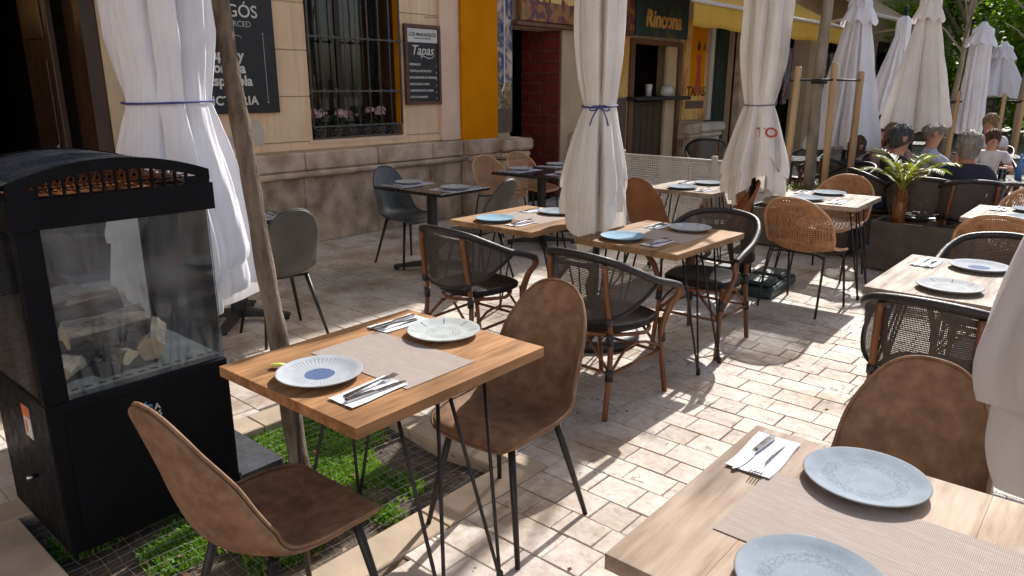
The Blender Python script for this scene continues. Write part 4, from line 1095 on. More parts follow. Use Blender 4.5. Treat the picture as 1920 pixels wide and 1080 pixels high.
def knife_mesh():
    b = MB(); pr = [(-.105, .006, .0075), (-.10, .0082, .0085), (-.06, .0078, .0085), (-.01, .0066, .0075), (.0, .0062, .004), (.02, .0095, .0025), (.07, .0105, .0022), (.095, .008, .0018), (.108, .0018, .0015)]
    vs = []
    for y_, w_, h in pr: vs += [(-w_, y_, 0), (w_ * .9, y_, 0), (w_ * .9, y_, h * .8), (-w_, y_, h)]
    k = len(pr); b.add(vs, [(0, 3, 2, 1), tuple(4 * (k - 1) + q for q in range(4))] + [(4 * i + q, 4 * i + (q + 1) % 4, 4 * i + 4 + (q + 1) % 4, 4 * i + 4 + q) for i in range(k - 1) for q in range(4)])
    return b.mesh('knife', 'steel')
FORK, KNIFE = fork_mesh(), knife_mesh()
sr2 = random.Random(12)
def place(tk, side, plate, px=0.0, inset=.14, axis='y', nap=.20, half=None, z0=.75, who=None, cut=True, mat_under=None, along=0.0):
    # side -1: the diner sits at the -axis end of the table, +1: at the + end
    cx, cy, wx, wy, rz = TB[tk]
    L = (wy if axis == 'y' else wx) / 2
    ang = rz + (0 if side < 0 else pi) + (0 if axis == 'y' else -pi / 2)
    who = who or ('near' if side < 0 else 'far')
    def W(lx, ly):   # diner frame: +ly away from the diner, lx to the diner's right, origin at the diner's table edge
        if axis == 'y': base = Vector((along, side * L))
        else: base = Vector((side * L, along))
        a = ang - rz
        p = base + Vector((lx * cos(a) - ly * sin(a), lx * sin(a) + ly * cos(a)))
        return (cx + p.x * cos(rz) - p.y * sin(rz), cy + p.x * sin(rz) + p.y * cos(rz))
    nk = NICK[tk]; z = z0
    if mat_under:
        b = MB(); b.box(-.21, .21, -.14, .14, 0, .002); q = W(.04, .155)
        o = b.build('placemat', 'placemat_lilac', None, False, (q[0], q[1], z + .0005), ang); tag(o, f'lilac woven placemat at the {who} side of {nk}', 'placemat', 'lilac placemats'); z += .003
    x_, y_ = W(px, inset)
    o = put('plate', PL[plate], None, (x_, y_, z + .0005), (0, 0, ang + sr2.uniform(-.4, .4)))
    desc = {'plate_rays': 'pale rayed plate', 'plate_motif': 'dotted cream plate', 'plate_speckle': 'speckled blue-grey plate', 'plate_blue': 'blue glazed plate', 'plate_grey': 'grey patterned plate'}[plate]
    tag(o, f'{desc} at the {who} side of {nk}', 'plate', 'plates on the tables')
    if not cut: return
    x_, y_ = W(px + nap, inset + .02); a2 = ang + sr2.uniform(-.06, .06)
    o = put('napkin', NAP[sr2.randrange(4)], None, (x_, y_, z + .0005), (0, 0, a2)); tag(o, f'white paper napkin at the {who} side of {nk}', 'napkin', 'paper napkins')
    x_, y_ = W(px + nap - .018, inset + .045)
    o = put('fork', FORK, None, (x_, y_, z + .0062), (0, 0, a2 + .05 - sr2.random() * .12)); tag(o, f'steel fork at the {who} side of {nk}', 'fork', 'forks')
    x_, y_ = W(px + nap + .022, inset + .03)
    o = put('knife', KNIFE, None, (x_, y_, z + .0062), (0, 0, a2 - .02 - sr2.random() * .06)); tag(o, f'steel knife at the {who} side of {nk}', 'knife', 'knives')
def runner(tk, lx, ly, m='placemat', ox=0.0, oy=0.0):
    cx, cy, wx, wy, rz = TB[tk]
    b = MB(); b.box(-lx / 2, lx / 2, -ly / 2, ly / 2, 0, .0018)
    o = b.build('placemat', m, None, False, (cx + ox, cy + oy, .7505), rz + sr2.uniform(-.02, .02)); tag(o, f'beige placemat across the middle of {NICK[tk]}', 'placemat', 'beige placemats')
runner('T1', .47, .29, ox=.02); place('T1', -1, 'plate_rays', -.02, .15, nap=.205); place('T1', 1, 'plate_motif', .01, .13, nap=.215)
runner('T2', .50, .30, ox=.02); place('T2', -1, 'plate_speckle', -.02, .15, nap=.23); place('T2', 1, 'plate_speckle', .05, .13, nap=.22)
runner('T3', .45, .29); place('T3', -1, 'plate_blue', -.09, .16, nap=.21); place('T3', 1, 'plate_speckle', -.05, .15)
runner('T4', .45, .29); place('T4', -1, 'plate_blue', -.11, .16, nap=.22); place('T4', 1, 'plate_grey', -.05, .14, nap=.21)
place('T5', -1, 'plate_grey', -.05, .18, nap=.23); place('T5', 1, 'plate_rays', .02, .16, nap=.22)
place('T6', -1, 'plate_speckle', -.06, .16, nap=.22); place('T6', 1, 'plate_speckle', .02, .14); runner('T6', .42, .24)
place('T7', -1, 'plate_speckle', -.02, .15); place('T7', 1, 'plate_speckle', -.02, .14)
place('T8', -1, 'plate_speckle', .02, .15); place('T8', 1, 'plate_speckle', .0, .14)
place('T9', -1, 'plate_grey', 0, .13, axis='x', who='wall', mat_under=True, nap=.19); place('T9', 1, 'plate_grey', 0, .13, axis='x', who='umbrella', mat_under=True, nap=.19)
place('T10', -1, 'plate_grey', 0, .13, axis='x', along=-.33, who='wall', mat_under=True, nap=.19); place('T10', 1, 'plate_grey', 0, .13, axis='x', along=-.33, who='right', mat_under=True, nap=.19)
place('T10', -1, 'plate_grey', 0, .13, axis='x', along=.31, who='farther wall', mat_under=True, nap=.19); place('T10', 1, 'plate_grey', 0, .13, axis='x', along=.31, who='farther right', mat_under=True, nap=.19)
place('T11', 1, 'plate_grey', 0, .13, axis='x', who='right', mat_under=True, nap=.19)
b = MB(); n_ = 12
for i in range(n_ + 1):
    a = -.9 + 1.8 * i / n_; rr = .026
    b.v += [(rr * sin(a) * 1.25, -.002, .002 + rr * cos(a) * .55), (rr * sin(a) * .95, -.017, .004 + rr * cos(a) * .25), (rr * sin(a) * .95, .014, .004 + rr * cos(a) * .25), (rr * sin(a) * .7, 0, .001)]
for i in range(n_):
    for p, q in ((0, 1), (1, 3), (3, 2), (2, 0)): b.f.append((4 * i + p, 4 * i + q, 4 * i + 4 + q, 4 * i + 4 + p)); b.mi.append(0 if (p, q) in ((0, 1), (2, 0)) else 1)
o = b.build('lemon_wedge', ['lemon', 'lemon_flesh'], None, True, (-1.955, 1.135, .752), R(35)); tag(o, 'small squeezed lemon wedge near the corner of the honey coloured table', 'lemon')

# ------------------------------------------------------------ closed umbrellas
RAD = {}
def closed_umbrella(label, x, y, zb, ztie, ztop, rb, rt, rm, n, seed, m, cord=None, bow=None, hem=.12, base=None, cap=False, group='closed parasols', layers=2, rot=0, pole='pole_dark', cone=False, sk=0.0, fx=1.7):
    t = thing('closed_umbrella', label, 'umbrella', (x, y, 0), rot, group)
    r = random.Random(seed); ph = [r.uniform(-.5, .5) for _ in range(6)]
    am = [r.uniform(.7, 1.3) for _ in range(n)]
    b = MB(); NU = 252; NVv = 60
    def rad(z, th, lay):
        w1 = th + .22 * sin(2 * th + ph[0] * 6) + .12 * sin(3 * th + ph[1] * 6) + (.25 * ph[2]) * (z - ztie)
        k = w1 / (2 * pi) * n; lobe = am[int(k) % n] if n else 1
        fr = k % 1.0; fold = (fr / .88) ** .45 if fr < .88 else (1 - (fr - .88) / .12) ** 1.2
        if int(k) % 3 == 1: fr = 1 - fr; fold = (fr / .88) ** .45 if fr < .88 else (1 - (fr - .88) / .12) ** 1.2
        fine = .5 + .5 * sin(w1 * n * 2.3 + ph[3] * 9 + 2.2 * (z - ztie))
        if ztie is not None and z >= ztie - .0001 or ztie == 0:
            f = (z - ztie) / max(ztop - ztie, .01); e = min(1, (z - ztie) / .55)
            R_ = rt + (rm - rt) * (1 - (1 - e) ** 2.2)
            if f > .72: R_ *= 1 - ((f - .72) / .28) ** 1.4 * .88
            A = .50 + .10 * e
        else:
            f = (ztie - z) / (ztie - zb)
            R_ = rt + (rb - rt) * (f if cone else (1 - (1 - min(f, 1.0)) ** fx))
            A = .42 + .20 * f
        R_ = R_ * (1 - .10 * lay)
        if not cone: A *= 1 - .55 * math.exp(-((z - ztie) / .07) ** 2)
        return R_ * (1 - A + A * min(1.15, fold * lobe) + .03 * fine)
    t['_'] = 0; del t['_']; RAD[t.name] = rad
    for lay in range(layers):
        def fn(u, v, lay=lay):
            th = 2 * pi * u + lay * .35
            tri = lambda q_: abs((q_ / pi) % 2 - 1)
            saw = lambda q_: (q_ / (2 * pi)) % 1.0
            hz = hem * (.8 * (.5 + .5 * sin(2 * th + ph[4] * 6)) + .45 * saw(3 * th + ph[5] * 6 + 2 * lay) + .25 * saw(-5 * th + ph[0] * 9))
            z0 = zb + (hz if lay else hz * 1.0 + hem * .9)
            zt_ = ztie - .06 if lay else ztop
            z = z0 + (zt_ - z0) * (v ** 1.15)
            rr = rad(z, th, lay)
            tuck = max(0, 1 - (z - z0) / .07)
            rr *= 1 - .05 * tuck * tuck
            rr *= 1 + .014 * sin(17 * th + 9 * z + ph[0] * 5) * sin(4 * z + ph[1] * 9) + .006 * sin(41 * th - 17 * z) + .010 * sin(13 * z + 5 * th + ph[2] * 7)
            return (rr * cos(th) + sk * max(0, z - ztie), rr * sin(th), z)
        b.grid(fn, NU, NVv, closed_u=True)
    o = b.build('canopy', m, t, True)
    if cap:
        b = MB(); b.grid(lambda u, v: (lambda th, rr: (rr * cos(th), rr * sin(th), ztop + .05 - .34 * v + .03 * sin(8 * th) * v))(2 * pi * u, .02 + rm * 1.25 * v ** .8 * (1 + .12 * cos(8 * 2 * pi * u) * v)), 64, 10, closed_u=True); o = b.build('vent_cap', m, t, True)
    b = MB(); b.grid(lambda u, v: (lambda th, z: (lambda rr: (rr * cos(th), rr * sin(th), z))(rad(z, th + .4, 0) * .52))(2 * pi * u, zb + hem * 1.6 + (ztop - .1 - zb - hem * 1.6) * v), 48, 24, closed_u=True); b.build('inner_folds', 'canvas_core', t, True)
    b = MB(); b.tube([(0, 0, .06), (0, 0, ztop + .06)], .024, 12); b.lathe([(.03, 0), (.035, .03), (.012, .06), (0, .07)], 12, (0, 0, ztop + .05)); b.build('pole', pole, t, True)
    if cord:
        rc = lambda a_: max(rad(ztie + dz_, a_ + R(dq), 0) for dq in range(-14, 15, 2) for dz_ in (-.006, .006)) * 1.03 + .003
        b = MB(); b.tube([(rc(2 * pi * i / 72) * cos(2 * pi * i / 72), rc(2 * pi * i / 72) * sin(2 * pi * i / 72), ztie + .006 * sin(2 * pi * i / 72)) for i in range(72)], .0055, 6, closed=True)
        if bow is not None:
            a = bow; c = Vector((cos(a), sin(a), 0)) * rt * 1.06; s_ = Vector((-sin(a), cos(a), 0)); z = ztie
            for sg in (-1, 1):
                b.tube(curve3([tuple(c + Vector((0, 0, z))), tuple(c * 1.1 + s_ * sg * .035 + Vector((0, 0, z + .004))), tuple(c * 1.12 + s_ * sg * .06 + Vector((0, 0, z - .02))), tuple(c * 1.1 + s_ * sg * .03 + Vector((0, 0, z - .022))), tuple(c + Vector((0, 0, z)))], 14), .004, 6)
                b.tube(curve3([tuple(c + Vector((0, 0, z))), tuple(c * 1.15 + s_ * sg * .035 + Vector((0, 0, z - .05))), tuple(c * 1.28 + s_ * sg * .055 + Vector((0, 0, z - .11)))], 8), .004, 6)
            b.lathe([(.0, -.012), (.012, 0), (.0, .012)], 8, tuple(c + Vector((0, 0, z))))
        b.build('tie_cord', cord, t, True)
    if base == 'round':
        b = MB(); b.lathe([(.0, 0), (.30, 0), (.30, .05), (.27, .075), (.06, .10), (.045, .30), (.03, .31)], 32); b.build('base', 'base_black', t, True)
    elif base == 'green':
        b = MB()
        for k in range(2):
            b.box(-.33 + k * .335, -.005 + k * .335, -.33, .33, .0, .085, ch=.02); b.box(-.30 + k * .335, -.035 + k * .335, -.29, -.03, .085, .125, ch=.022); b.box(-.30 + k * .335, -.035 + k * .335, .03, .29, .085, .125, ch=.022)
        b.build('base', 'base_green', t)
        b = MB(); b.lathe([(.05, .08), (.045, .42), (.032, .44)], 14); b.build('base_tube', 'pole_dark', t, True)
    return t
cambear = math.atan2(-1.0, 0.2)
# left, behind the heater
closed_umbrella('white closed parasol tied with a blue cord behind the fire heater', -3.52, 1.60, .40, 1.535, 2.75, .40, .185, .245, 6, 11, 'canvas_white', 'cord_blue', None, .20, None, group='closed parasols')
u2 = closed_umbrella('closed cream parasol with a blue bow in the middle of the terrace', -2.59, 3.80, .60, 1.49, 2.75, .28, .098, .165, 5, 5, 'canvas_cream', 'cord_blue', R(-58), .22, 'round')
u3 = closed_umbrella('closed cream parasol with red print and grey tie above the green foot', -2.40, 5.72, .66, 1.47, 2.75, .29, .105, .175, 5, 9, 'canvas_cream', 'cord_grey', None, .20, 'green', rot=R(45 - 41))
closed_umbrella('white closed parasol cut off at the right edge of the foreground', .20, .985, .99, 1.68, 2.7, .375, .14, .18, 9, 23, 'canvas_white', 'cord_blue', None, .14, 'round', fx=4.2)
for lab, x, yy, zb, zt, rb, rm, sd, cp, m in [
    ('tall white closed parasol behind the staked tree', -2.75, 9.1, .80, 2.58, .47, .13, 31, True, 'canvas_white'),
    ('slim white closed parasol left of the diners, without a cap', -2.72, 10.88, 1.0, 2.50, .42, .09, 32, False, 'canvas_white'),
    ('white closed parasol with a peaked cap behind the diners', -2.2, 9.75, 1.0, 2.62, .40, .11, 33, True, 'canvas_cream'),
    ('narrow white closed parasol beside the second staked tree', -2.24, 13.3, .8, 2.50, .20, .14, 34, True, 'canvas_white'),
    ('farthest white closed parasol at the right under the green trees', -2.56, 17.6, 1.30, 2.42, .62, .16, 35, True, 'canvas_white')]:
    closed_umbrella(lab, x, yy, zb, zt - .25, zt, rb, rm, rm, 8, sd, m, None, None, .07, 'round', cp, 'closed parasols', 1, cone=True)
# red print on the cream parasols (lettering only)
def print_on(um, txt, size, ang, z):
    me = text_mesh(txt, size, 'red_print', extrude=0.0, bold=size * .03); rad = RAD[um.name]
    bm = bmesh.new(); bm.from_mesh(me); bmesh.ops.triangulate(bm, faces=bm.faces)
    for _ in range(2): bmesh.ops.subdivide_edges(bm, edges=[e for e in bm.edges if e.calc_length() > .012], cuts=1)
    ang = max([ang + R(k) for k in range(-32, 33, 2)], key=lambda a_: min(rad(z, a_ + R(q_), 0) for q_ in range(-28, 29, 4)))
    r0 = rad(z, ang, 0)
    for v in bm.verts:
        th = ang + v.co.x / r0; zz = z + v.co.y; rr = rad(zz, th, 0) * 1.03 + .006
        v.co = (rr * cos(th), rr * sin(th), zz)
    bm.to_mesh(me); bm.free()
    return put('red_lettering', me, um)
print_on(u3, 'TO', .10, R(-78), 1.26)
# ------------------------------------------------------------ fire heater
H0 = (-3.22, -2.62, .66, 1.30)    # body x0 x1 y0 y1
ht = thing('fire_heater', 'black outdoor gas fire heater with glass sides and slatted curved roof', 'heater', (-2.92, .98, 0))
X0, X1, Y0, Y1 = -.30, .30, -.32, .32
b = MB(); b.box(X0 - .02, X1 + .004, Y1 + .001, Y1 + .20, .008, .058, ch=.006); b.build('base_plate', 'heater_plate', ht)
b = MB(); b.box(X0, X1, Y0, Y1, .006, .575, ch=.006); b.build('body', 'heater_black', ht)
b = MB(); b.box(X1, X1 + .003, Y0 + .05, Y1 - .05, .10, .54); b.build('front_panel', 'heater_black', ht)
for px_, py_, wx_, wy_ in ((X1 - .05, Y0, .05, .075), (X0, Y0, .05, .06), (X0, Y1 - .03, .03, .03)):
    b = MB(); b.box(px_, px_ + wx_, py_, py_ + wy_, .575, 1.165, ch=.003); b.build('corner_post', 'heater_black', ht)
b = MB(); b.box(X0 - .012, X1 + .012, Y0 - .012, Y0 + .05, 1.165, 1.262); b.box(X0 - .012, X1 + .012, Y1 - .05, Y1 + .012, 1.165, 1.262); b.box(X0 - .012, X0 + .05, Y0 + .05, Y1 - .05, 1.165, 1.262); b.box(X1 - .05, X1 + .012, Y0 + .05, Y1 - .05, 1.165, 1.262); b.build('top_frame', 'heater_black', ht)
def pane(x0, x1, y0, y1):
    b = MB(); b.box(x0, x1, y0, y1, .578, 1.164); b.build('glass_pane', 'glass_heater', ht)
pane(X1 - .014, X1 - .008, Y0 + .076, Y1 - .008); pane(X0 + .008, X0 + .014, Y0 + .061, Y1 - .031)
pane(X0 + .051, X1 - .051, Y0 + .008, Y0 + .014); pane(X0 + .031, X1 - .02, Y1 - .014, Y1 - .008)
b = MB(); b.box(X0 + .03, X1 - .02, Y0 + .03, Y1 - .02, .576, .592)
for k in range(12):
    yv = Y0 + .10 + k * .045
    b.box(X1 - .06, X1 - .045, yv, yv + .022, .592, .5935, 1)
b.build('burner_tray', ['tray_metal', 'heater_black'], ht)
b = MB(); b.box(-.10, .06, -.14, .14, .592, .625, ch=.01); b.build('burner_box', 'heater_black', ht)
b = MB(); b.box(X0 + .05, X1 - .05, Y0 + .05, Y1 - .05, 1.225, 1.232); b.build('top_deck', 'burner_sheet', ht)
# arched roof: ribs along x (front to back), slats along y following the arch
def arch(t): return 1.300 + .062 * (1 - t * t)
b = MB()
for k in range(19):
    x = X0 + .012 + (X1 - X0 - .024) * k / 18
    pts = [(x, (Y0 + .01) + (Y1 - Y0 - .02) * i / 20, arch(-1 + 2 * i / 20) + .004) for i in range(21)]
    b.tube(pts, .0048, 6)
o = b.build('roof_slats', 'slat_metal', ht, True); tag(o, kind='stuff')
b = MB()
for k in range(9):
    t = -.92 + 1.84 * k / 8; yv = t * (Y1 - .01)
    b.tube([(X0 + .01, yv, arch(t)), (X1 - .01, yv, arch(t))], .006, 6)
b.build('roof_ribs', 'heater_black', ht, True)
for xx, nm in ((X1 + .004, 'roof_end'), (X0 - .004, 'roof_end')):
    b = MB(); pts = []
    n_ = 26
    for i in range(n_ + 1):
        t = -1 + 2 * i / n_; yv = t * (Y1 + .004)
        b.v += [(xx - .006, yv, arch(t) - .026), (xx + .006, yv, arch(t) - .026), (xx + .006, yv, arch(t) + .012), (xx - .006, yv, arch(t) + .012)]
    for i in range(n_):
        for q in range(4): b.f.append((4 * i + q, 4 * i + (q + 1) % 4, 4 * i + 4 + (q + 1) % 4, 4 * i + 4 + q)); b.mi.append(0)
    for k in range(15):
        yv = -.28 + .04 * k; b.box(xx - .005, xx + .005, yv - .004, yv + .004, 1.262, arch(yv / (Y1 + .004)) - .02)
    for sg in (-1, 1): b.box(xx - .0055, xx + .0055, min(sg * .322, sg * .235), max(sg * .322, sg * .235), 1.262, arch(.98) - .012)
    b.box(xx - .005, xx + .005, -.235, .235, 1.288, 1.292)
    b.build(nm, 'heater_black', ht)
b = MB()      # perforated burner guard seen through the roof end
rows = 3; ncol = 26
for j in range(rows):
    for i in range(ncol):
        yv = -.25 + .5 * i / (ncol - 1) + (j % 2) * .01; z = 1.272 + j * .024
        if z + .02 > arch(yv / Y1) - .012: continue
        b.tube([(X1 - .045, yv + .010 * cos(q * pi / 3), z + .012 + .011 * sin(q * pi / 3)) for q in range(6)], .0035, 4, closed=True)
b.build('burner_guard', 'burner_sheet', ht)
b = MB(); b.box(-.01, -.0085 + .0, -.055, .0, 0, .14); o = b.build('sticker', 'sign_white', ht, loc=(0, 0, 0)); o.data.transform(Matrix.Identity(4))
bpy.data.objects.remove(o)
st = MB(); st.box(.03, .105, Y0 - .0025, Y0 - .0005, .395, .515); so_ = st.build('warning_sticker', 'sign_white', ht)
st = MB(); st.box(.03, .105, Y0 - .0035, Y0 - .0025, .475, .515); st.box(.045, .065, Y0 - .0035, Y0 - .0025, .41, .46); st.build('sticker_print', 'orange_print', so_)
b = MB(); b.tube([(.06, Y0 - .035, .24), (.06, Y0 - .001, .24)], .008, 8); b.build('bolt', 'steel', ht, True)
Ml = Matrix(((0, 0, 1, X1 + .0035), (1, 0, 0, 0), (0, 1, 0, 0), (0, 0, 0, 1)))
b = MB(); b.poly([(-.012, .491), (-.004, .495), (-.006, .483), (.014, .477), (.016, .469), (-.012, .477)], .0008, 0, Ml); b.poly([(-.010, .472), (.014, .465), (.014, .453), (.008, .453), (.008, .463), (-.010, .466)], .0008, 0, Ml); b.build('emblem', 'blue_print', ht)
letter(ht, 'A', .034, 'sign_white', .032, .463, X1 + .0035, extrude=.0004); letter(ht, 'LIOS', .030, 'sign_white', .015, .435, X1 + .0035, extrude=.0004)
# logs
def log(label, x, y, z, L, r, rz, rx, ry=0, sd=0):
    q = random.Random(sd); b = MB(); k = 14; n_ = 12; vs = []
    for i in range(n_ + 1):
        t = i / n_ - .5
        for j in range(k):
            a = 2 * pi * j / k; rr = r * (1 + .10 * sin(j * 2.1 + sd) + .06 * sin(j * 3.7 + i * .6))
            cut = max(sin(a), -.42) if sd % 2 else sin(a)
            vs.append((t * L, rr * cos(a), rr * cut * (.95)))
    fs = [(i * k + j, i * k + (j + 1) % k, (i + 1) * k + (j + 1) % k, (i + 1) * k + j) for i in range(n_) for j in range(k)]
    b.add(vs, fs, 0); b.add(vs[:k], [tuple(reversed(range(k)))], 1); b.add(vs[-k:], [tuple(range(k))], 1)
    o = b.build('firewood_log', ['log_bark', 'log_cut'], None, False, (x, y, z)); o.rotation_euler = (rx, ry, rz)
    tag(o, label, 'log', 'ceramic logs inside the fire heater')
log('charred log with a pale cut end at the front of the fire heater', -2.82, .82, .638, .27, .050, R(-42), .3, 0, 1)
log('split log lying crosswise on top of the pile in the heater', -2.86, .96, .722, .28, .060, R(88), .6, -.05, 3)
log('pale split log at the top back of the pile in the heater', -2.95, .93, .79, .25, .050, R(75), 1.9, -.18, 5)
log('charred log at the right side of the heater tray', -2.88, 1.13, .64, .29, .047, R(-25), .2, 0, 2)
log('dark log at the back of the heater tray', -3.02, .92, .64, .26, .042, R(70), .1, 0, 4)
log('short pale chunk of wood under the pile in the heater', -2.78, .97, .635, .12, .032, R(12), .5, 0, 7)

# ------------------------------------------------------------ perforated screen
sc = thing('perforated_screen', 'white perforated metal screen panel on posts before the bar', 'screen', (-3.68, 6.62, 0), R(-3))
b = MB(); ps = .0235; nx, nz = 62, 28; hr = .0076
def cell(cx, cz, s_):
    h = ps / 2; o = [(-h, -h), (0, -h), (h, -h), (h, 0), (h, h), (0, h), (-h, h), (-h, 0)]
    i_ = [(hr * cos(R(225 + 45 * k)), hr * sin(R(225 + 45 * k))) for k in range(8)]
    vs = [(cx + x, 0, cz + z) for x, z in o] + [(cx + x, 0, cz + z) for x, z in i_]
    b.add(vs, [(k, (k + 1) % 8, 8 + (k + 1) % 8, 8 + k) for k in range(8)])
W_ = nx * ps; Z0 = .25
for j in range(nz):
    for i in range(nx): cell(-W_ / 2 + ps * (i + .5), Z0 + ps * (j + .5), 0)
o = b.build('perforated_panel', 'white_metal', sc); solidify(o, .002, 0)
b = MB()
hw = W_ / 2 + .012; zz0, zz1 = Z0 - .012, Z0 + nz * ps + .012
b.tube([(-hw, 0, zz0), (hw, 0, zz0), (hw, 0, zz1), (-hw, 0, zz1)], .013, 8, closed=True); b.build('frame', 'white_metal', sc, True)
for xx in (-W_ * .36, W_ * .37):
    b = MB(); b.box(xx - .028, xx + .028, -.05, -.016, .012, zz1 + .05, ch=.005); b.build('post', 'white_metal', sc)
    b = MB(); b.box(xx - .10, xx + .10, -.25, .20, .0, .012); b.build('foot', 'white_metal', sc)

# ------------------------------------------------------------ trees
def leaf_quad(b, c, d, up_, L, W__):
    s_ = d.cross(up_).normalized() * W__; m = c + d * L * .5
    b.add([c, m + s_, c + d * L, m - s_], [(0, 1, 2, 3)])
tr = thing('street_tree', 'slender leaning tree trunk growing from the grassy pit beside the heater', 'tree', (-2.55, 1.54, -.05))
path = [(0, 0, 0), (-.022, -.006, .25), (-.058, -.014, .6), (-.088, -.032, .95), (-.128, -.036, 1.3), (-.158, -.052, 1.65), (-.192, -.056, 2.0), (-.24, -.08, 2.6), (-.26, -.08, 3.4)]
pp = curve3(path, 60); q = random.Random(2)
b = MB(); b.tube(pp, [(.045 - .018 * (i / 60) ** .8) * (1 + .05 * sin(i * .9) + (.14 if i in (33, 34, 35) else 0) + (.25 if i < 2 else 0)) for i in range(61)], 14); b.build('trunk', 'bark', tr, True)
b = MB()
for k, (i, a, L) in enumerate(((48, .5, 1.0), (54, 2.6, 1.1), (60, 4.4, 1.0), (58, 1.4, .8))):
    p = Vector(pp[i]); d = Vector((cos(a) * .6, sin(a) * .6, .8)); b.tube([p, p + d * L * .5, p + d * L], [.02, .014, .006], 8)
b.build('limbs', 'bark', tr, True)
b = MB(); q = random.Random(77)  # unseen crown, widened towards the wall to block sky light from the ground
for k in range(14000):
    a_ = q.random() * 6.28; r_2 = 2.9 * math.sqrt(q.random()); c = Vector((-1.98 + r_2 * cos(a_) * .9, .55 + r_2 * sin(a_) * .9, 4.6 + q.gauss(0, .3))); d = Vector((q.gauss(0, 1), q.gauss(0, 1), q.gauss(0, .6))).normalized()
    leaf_quad(b, c, d, Vector((0, 0, 1)) if abs(d.z) < .95 else Vector((1, 0, 0)), .20, .06)
b.build('crown', 'leaf_tree_b', tr)
def staked(label, slabel, x, y, r, H, hs, stakes, crown=True, lean=(0, 0), sd=0):
    t = thing('street_tree', label, 'tree', (x, y, 0))
    q = random.Random(sd); pts = [(lean[0] * i / 20 + .01 * sin(i * .8), lean[1] * i / 20, H * i / 20) for i in range(21)]
    b = MB(); b.tube(pts, [r * (1 - .45 * i / 20) * (1 + .04 * sin(i * 1.7)) for i in range(21)], 12); b.build('trunk', 'bark_grey', t, True)
    b = MB()
    for k in range(7):
        i = 10 + k; p = Vector(pts[min(i, 20)]); a = q.random() * 6.28; d = Vector((cos(a) * .7, sin(a) * .7, .6)); L = q.uniform(.5, 1.1)
        b.tube([p, p + d * L * .5 + Vector((0, 0, .05)), p + d * L], [r * .4, r * .28, .005], 8)
    b.build('limbs', 'bark_grey', t, True)
    if crown:
        b = MB()
        for k in range(1400):
            c = Vector((lean[0] + q.gauss(0, .7), lean[1] + q.gauss(0, .7), H + q.gauss(0, .5))); d = Vector((q.gauss(0, 1), q.gauss(0, 1), q.gauss(0, .6))).normalized()
            leaf_quad(b, c, d, Vector((0, 0, 1)) if abs(d.z) < .95 else Vector((1, 0, 0)), .10, .022)
        b.build('crown', 'leaf_tree', t)
    s_ = thing('tree_stakes', slabel, 'tree stakes', (x, y, 0), 0, 'round wooden tree stakes with rubber straps')
    tops = []
    for k, (dx, dy, lx, ly) in enumerate(stakes):
        b = MB(); z1 = hs + .04 * sin(k * 2.3); b.tube([(dx, dy, 0), (dx + lx, dy + ly, z1 - .012), (dx + lx, dy + ly, z1)], [.036, .033, .026], 12); b.build('stake', 'stake_wood', s_, True); tops.append(Vector((dx + lx * .93, dy + ly * .93, hs - .13)))
    for k in range(len(tops) - 1):
        d = (tops[k + 1] - tops[k]).normalized() * .06
        b = MB(); b.tube([tops[k] - d, tops[k + 1] + d], .016, 8, flat=.7); b.build('strap', 'rubber', s_, True)
    b = MB(); rr = r * .85 + .012; b.tube([(rr * cos(i * pi / 8) + lean[0] * hs / H, rr * sin(i * pi / 8), hs - .15) for i in range(16)], .018, 6, closed=True); b.build('strap', 'rubber', s_, True)
staked('staked young tree with a grey trunk before the tall white parasol', 'three pale round stakes holding the young tree beside the red printed parasol', -2.66, 7.76, .062, 5.2, 1.80, [(-.19, -.16, .03, 0), (.20, -.08, -.03, -.03), (.27, .46, -.02, .02)], False, (.0, -.02), 1)
staked('slender staked tree with bare forked branches under the green crowns', 'three stakes of the second young tree behind the diners', -2.55, 13.4, .05, 4.2, 1.52, [(-.20, -.16, .02, 0), (.10, -.22, .04, .02), (.25, .22, .02, .03)], False, (.12, .1), 5)
staked('third staked young tree at the far right edge', 'pale stakes at the right edge beyond the last parasol', -1.95, 16.0, .05, 4.2, 1.5, [(-.22, -.16, .0, 0), (.08, -.26, .0, .02), (.25, .24, .02, .03)], False, (.0, .1), 6)
def big_tree(label, x, y, H, R_, n, m, sd, low=.0):
    t = thing('plane_tree', label, 'tree', (x, y, 0), 0, 'leafy trees closing the square')
    q = random.Random(sd)
    b = MB(); b.tube([(0, 0, 0), (.1, 0, H * .2), (0, .1, H * .4), (.1, 0, H * .6)], [.24, .2, .16, .1], 12)
    for k in range(6):
        a = q.random() * 6.28; b.tube([(0, .05, H * .3), (cos(a) * R_ * .4, sin(a) * R_ * .4, H * .5), (cos(a) * R_ * .75, sin(a) * R_ * .75, H * .7)], [.12, .07, .02], 8)
    b.build('trunk', 'bark_grey', t, True)
    cl = []
    for k in range(46):
        a = q.random() * 6.28; h = q.uniform(-1, 1); rr = math.sqrt(1 - h * h) * q.uniform(.55, 1.0)
        cl.append((Vector((cos(a) * rr * R_, sin(a) * rr * R_, H * .58 + low + h * H * .40)), q.uniform(.5, 1.0)))
    b = MB()
    for k in range(n):
        c, s_ = cl[q.randrange(len(cl))]
        o = Vector((q.gauss(0, .45), q.gauss(0, .45), q.gauss(0, .36))) * s_
        d = Vector((q.gauss(0, 1), q.gauss(0, 1), q.gauss(-.2, .7))).normalized()
        leaf_quad(b, c + o, d, Vector((q.gauss(0, .3), q.gauss(0, .3), 1)).normalized(), q.uniform(.12, .22), q.uniform(.04, .065))
    b.build('crown', m, t)
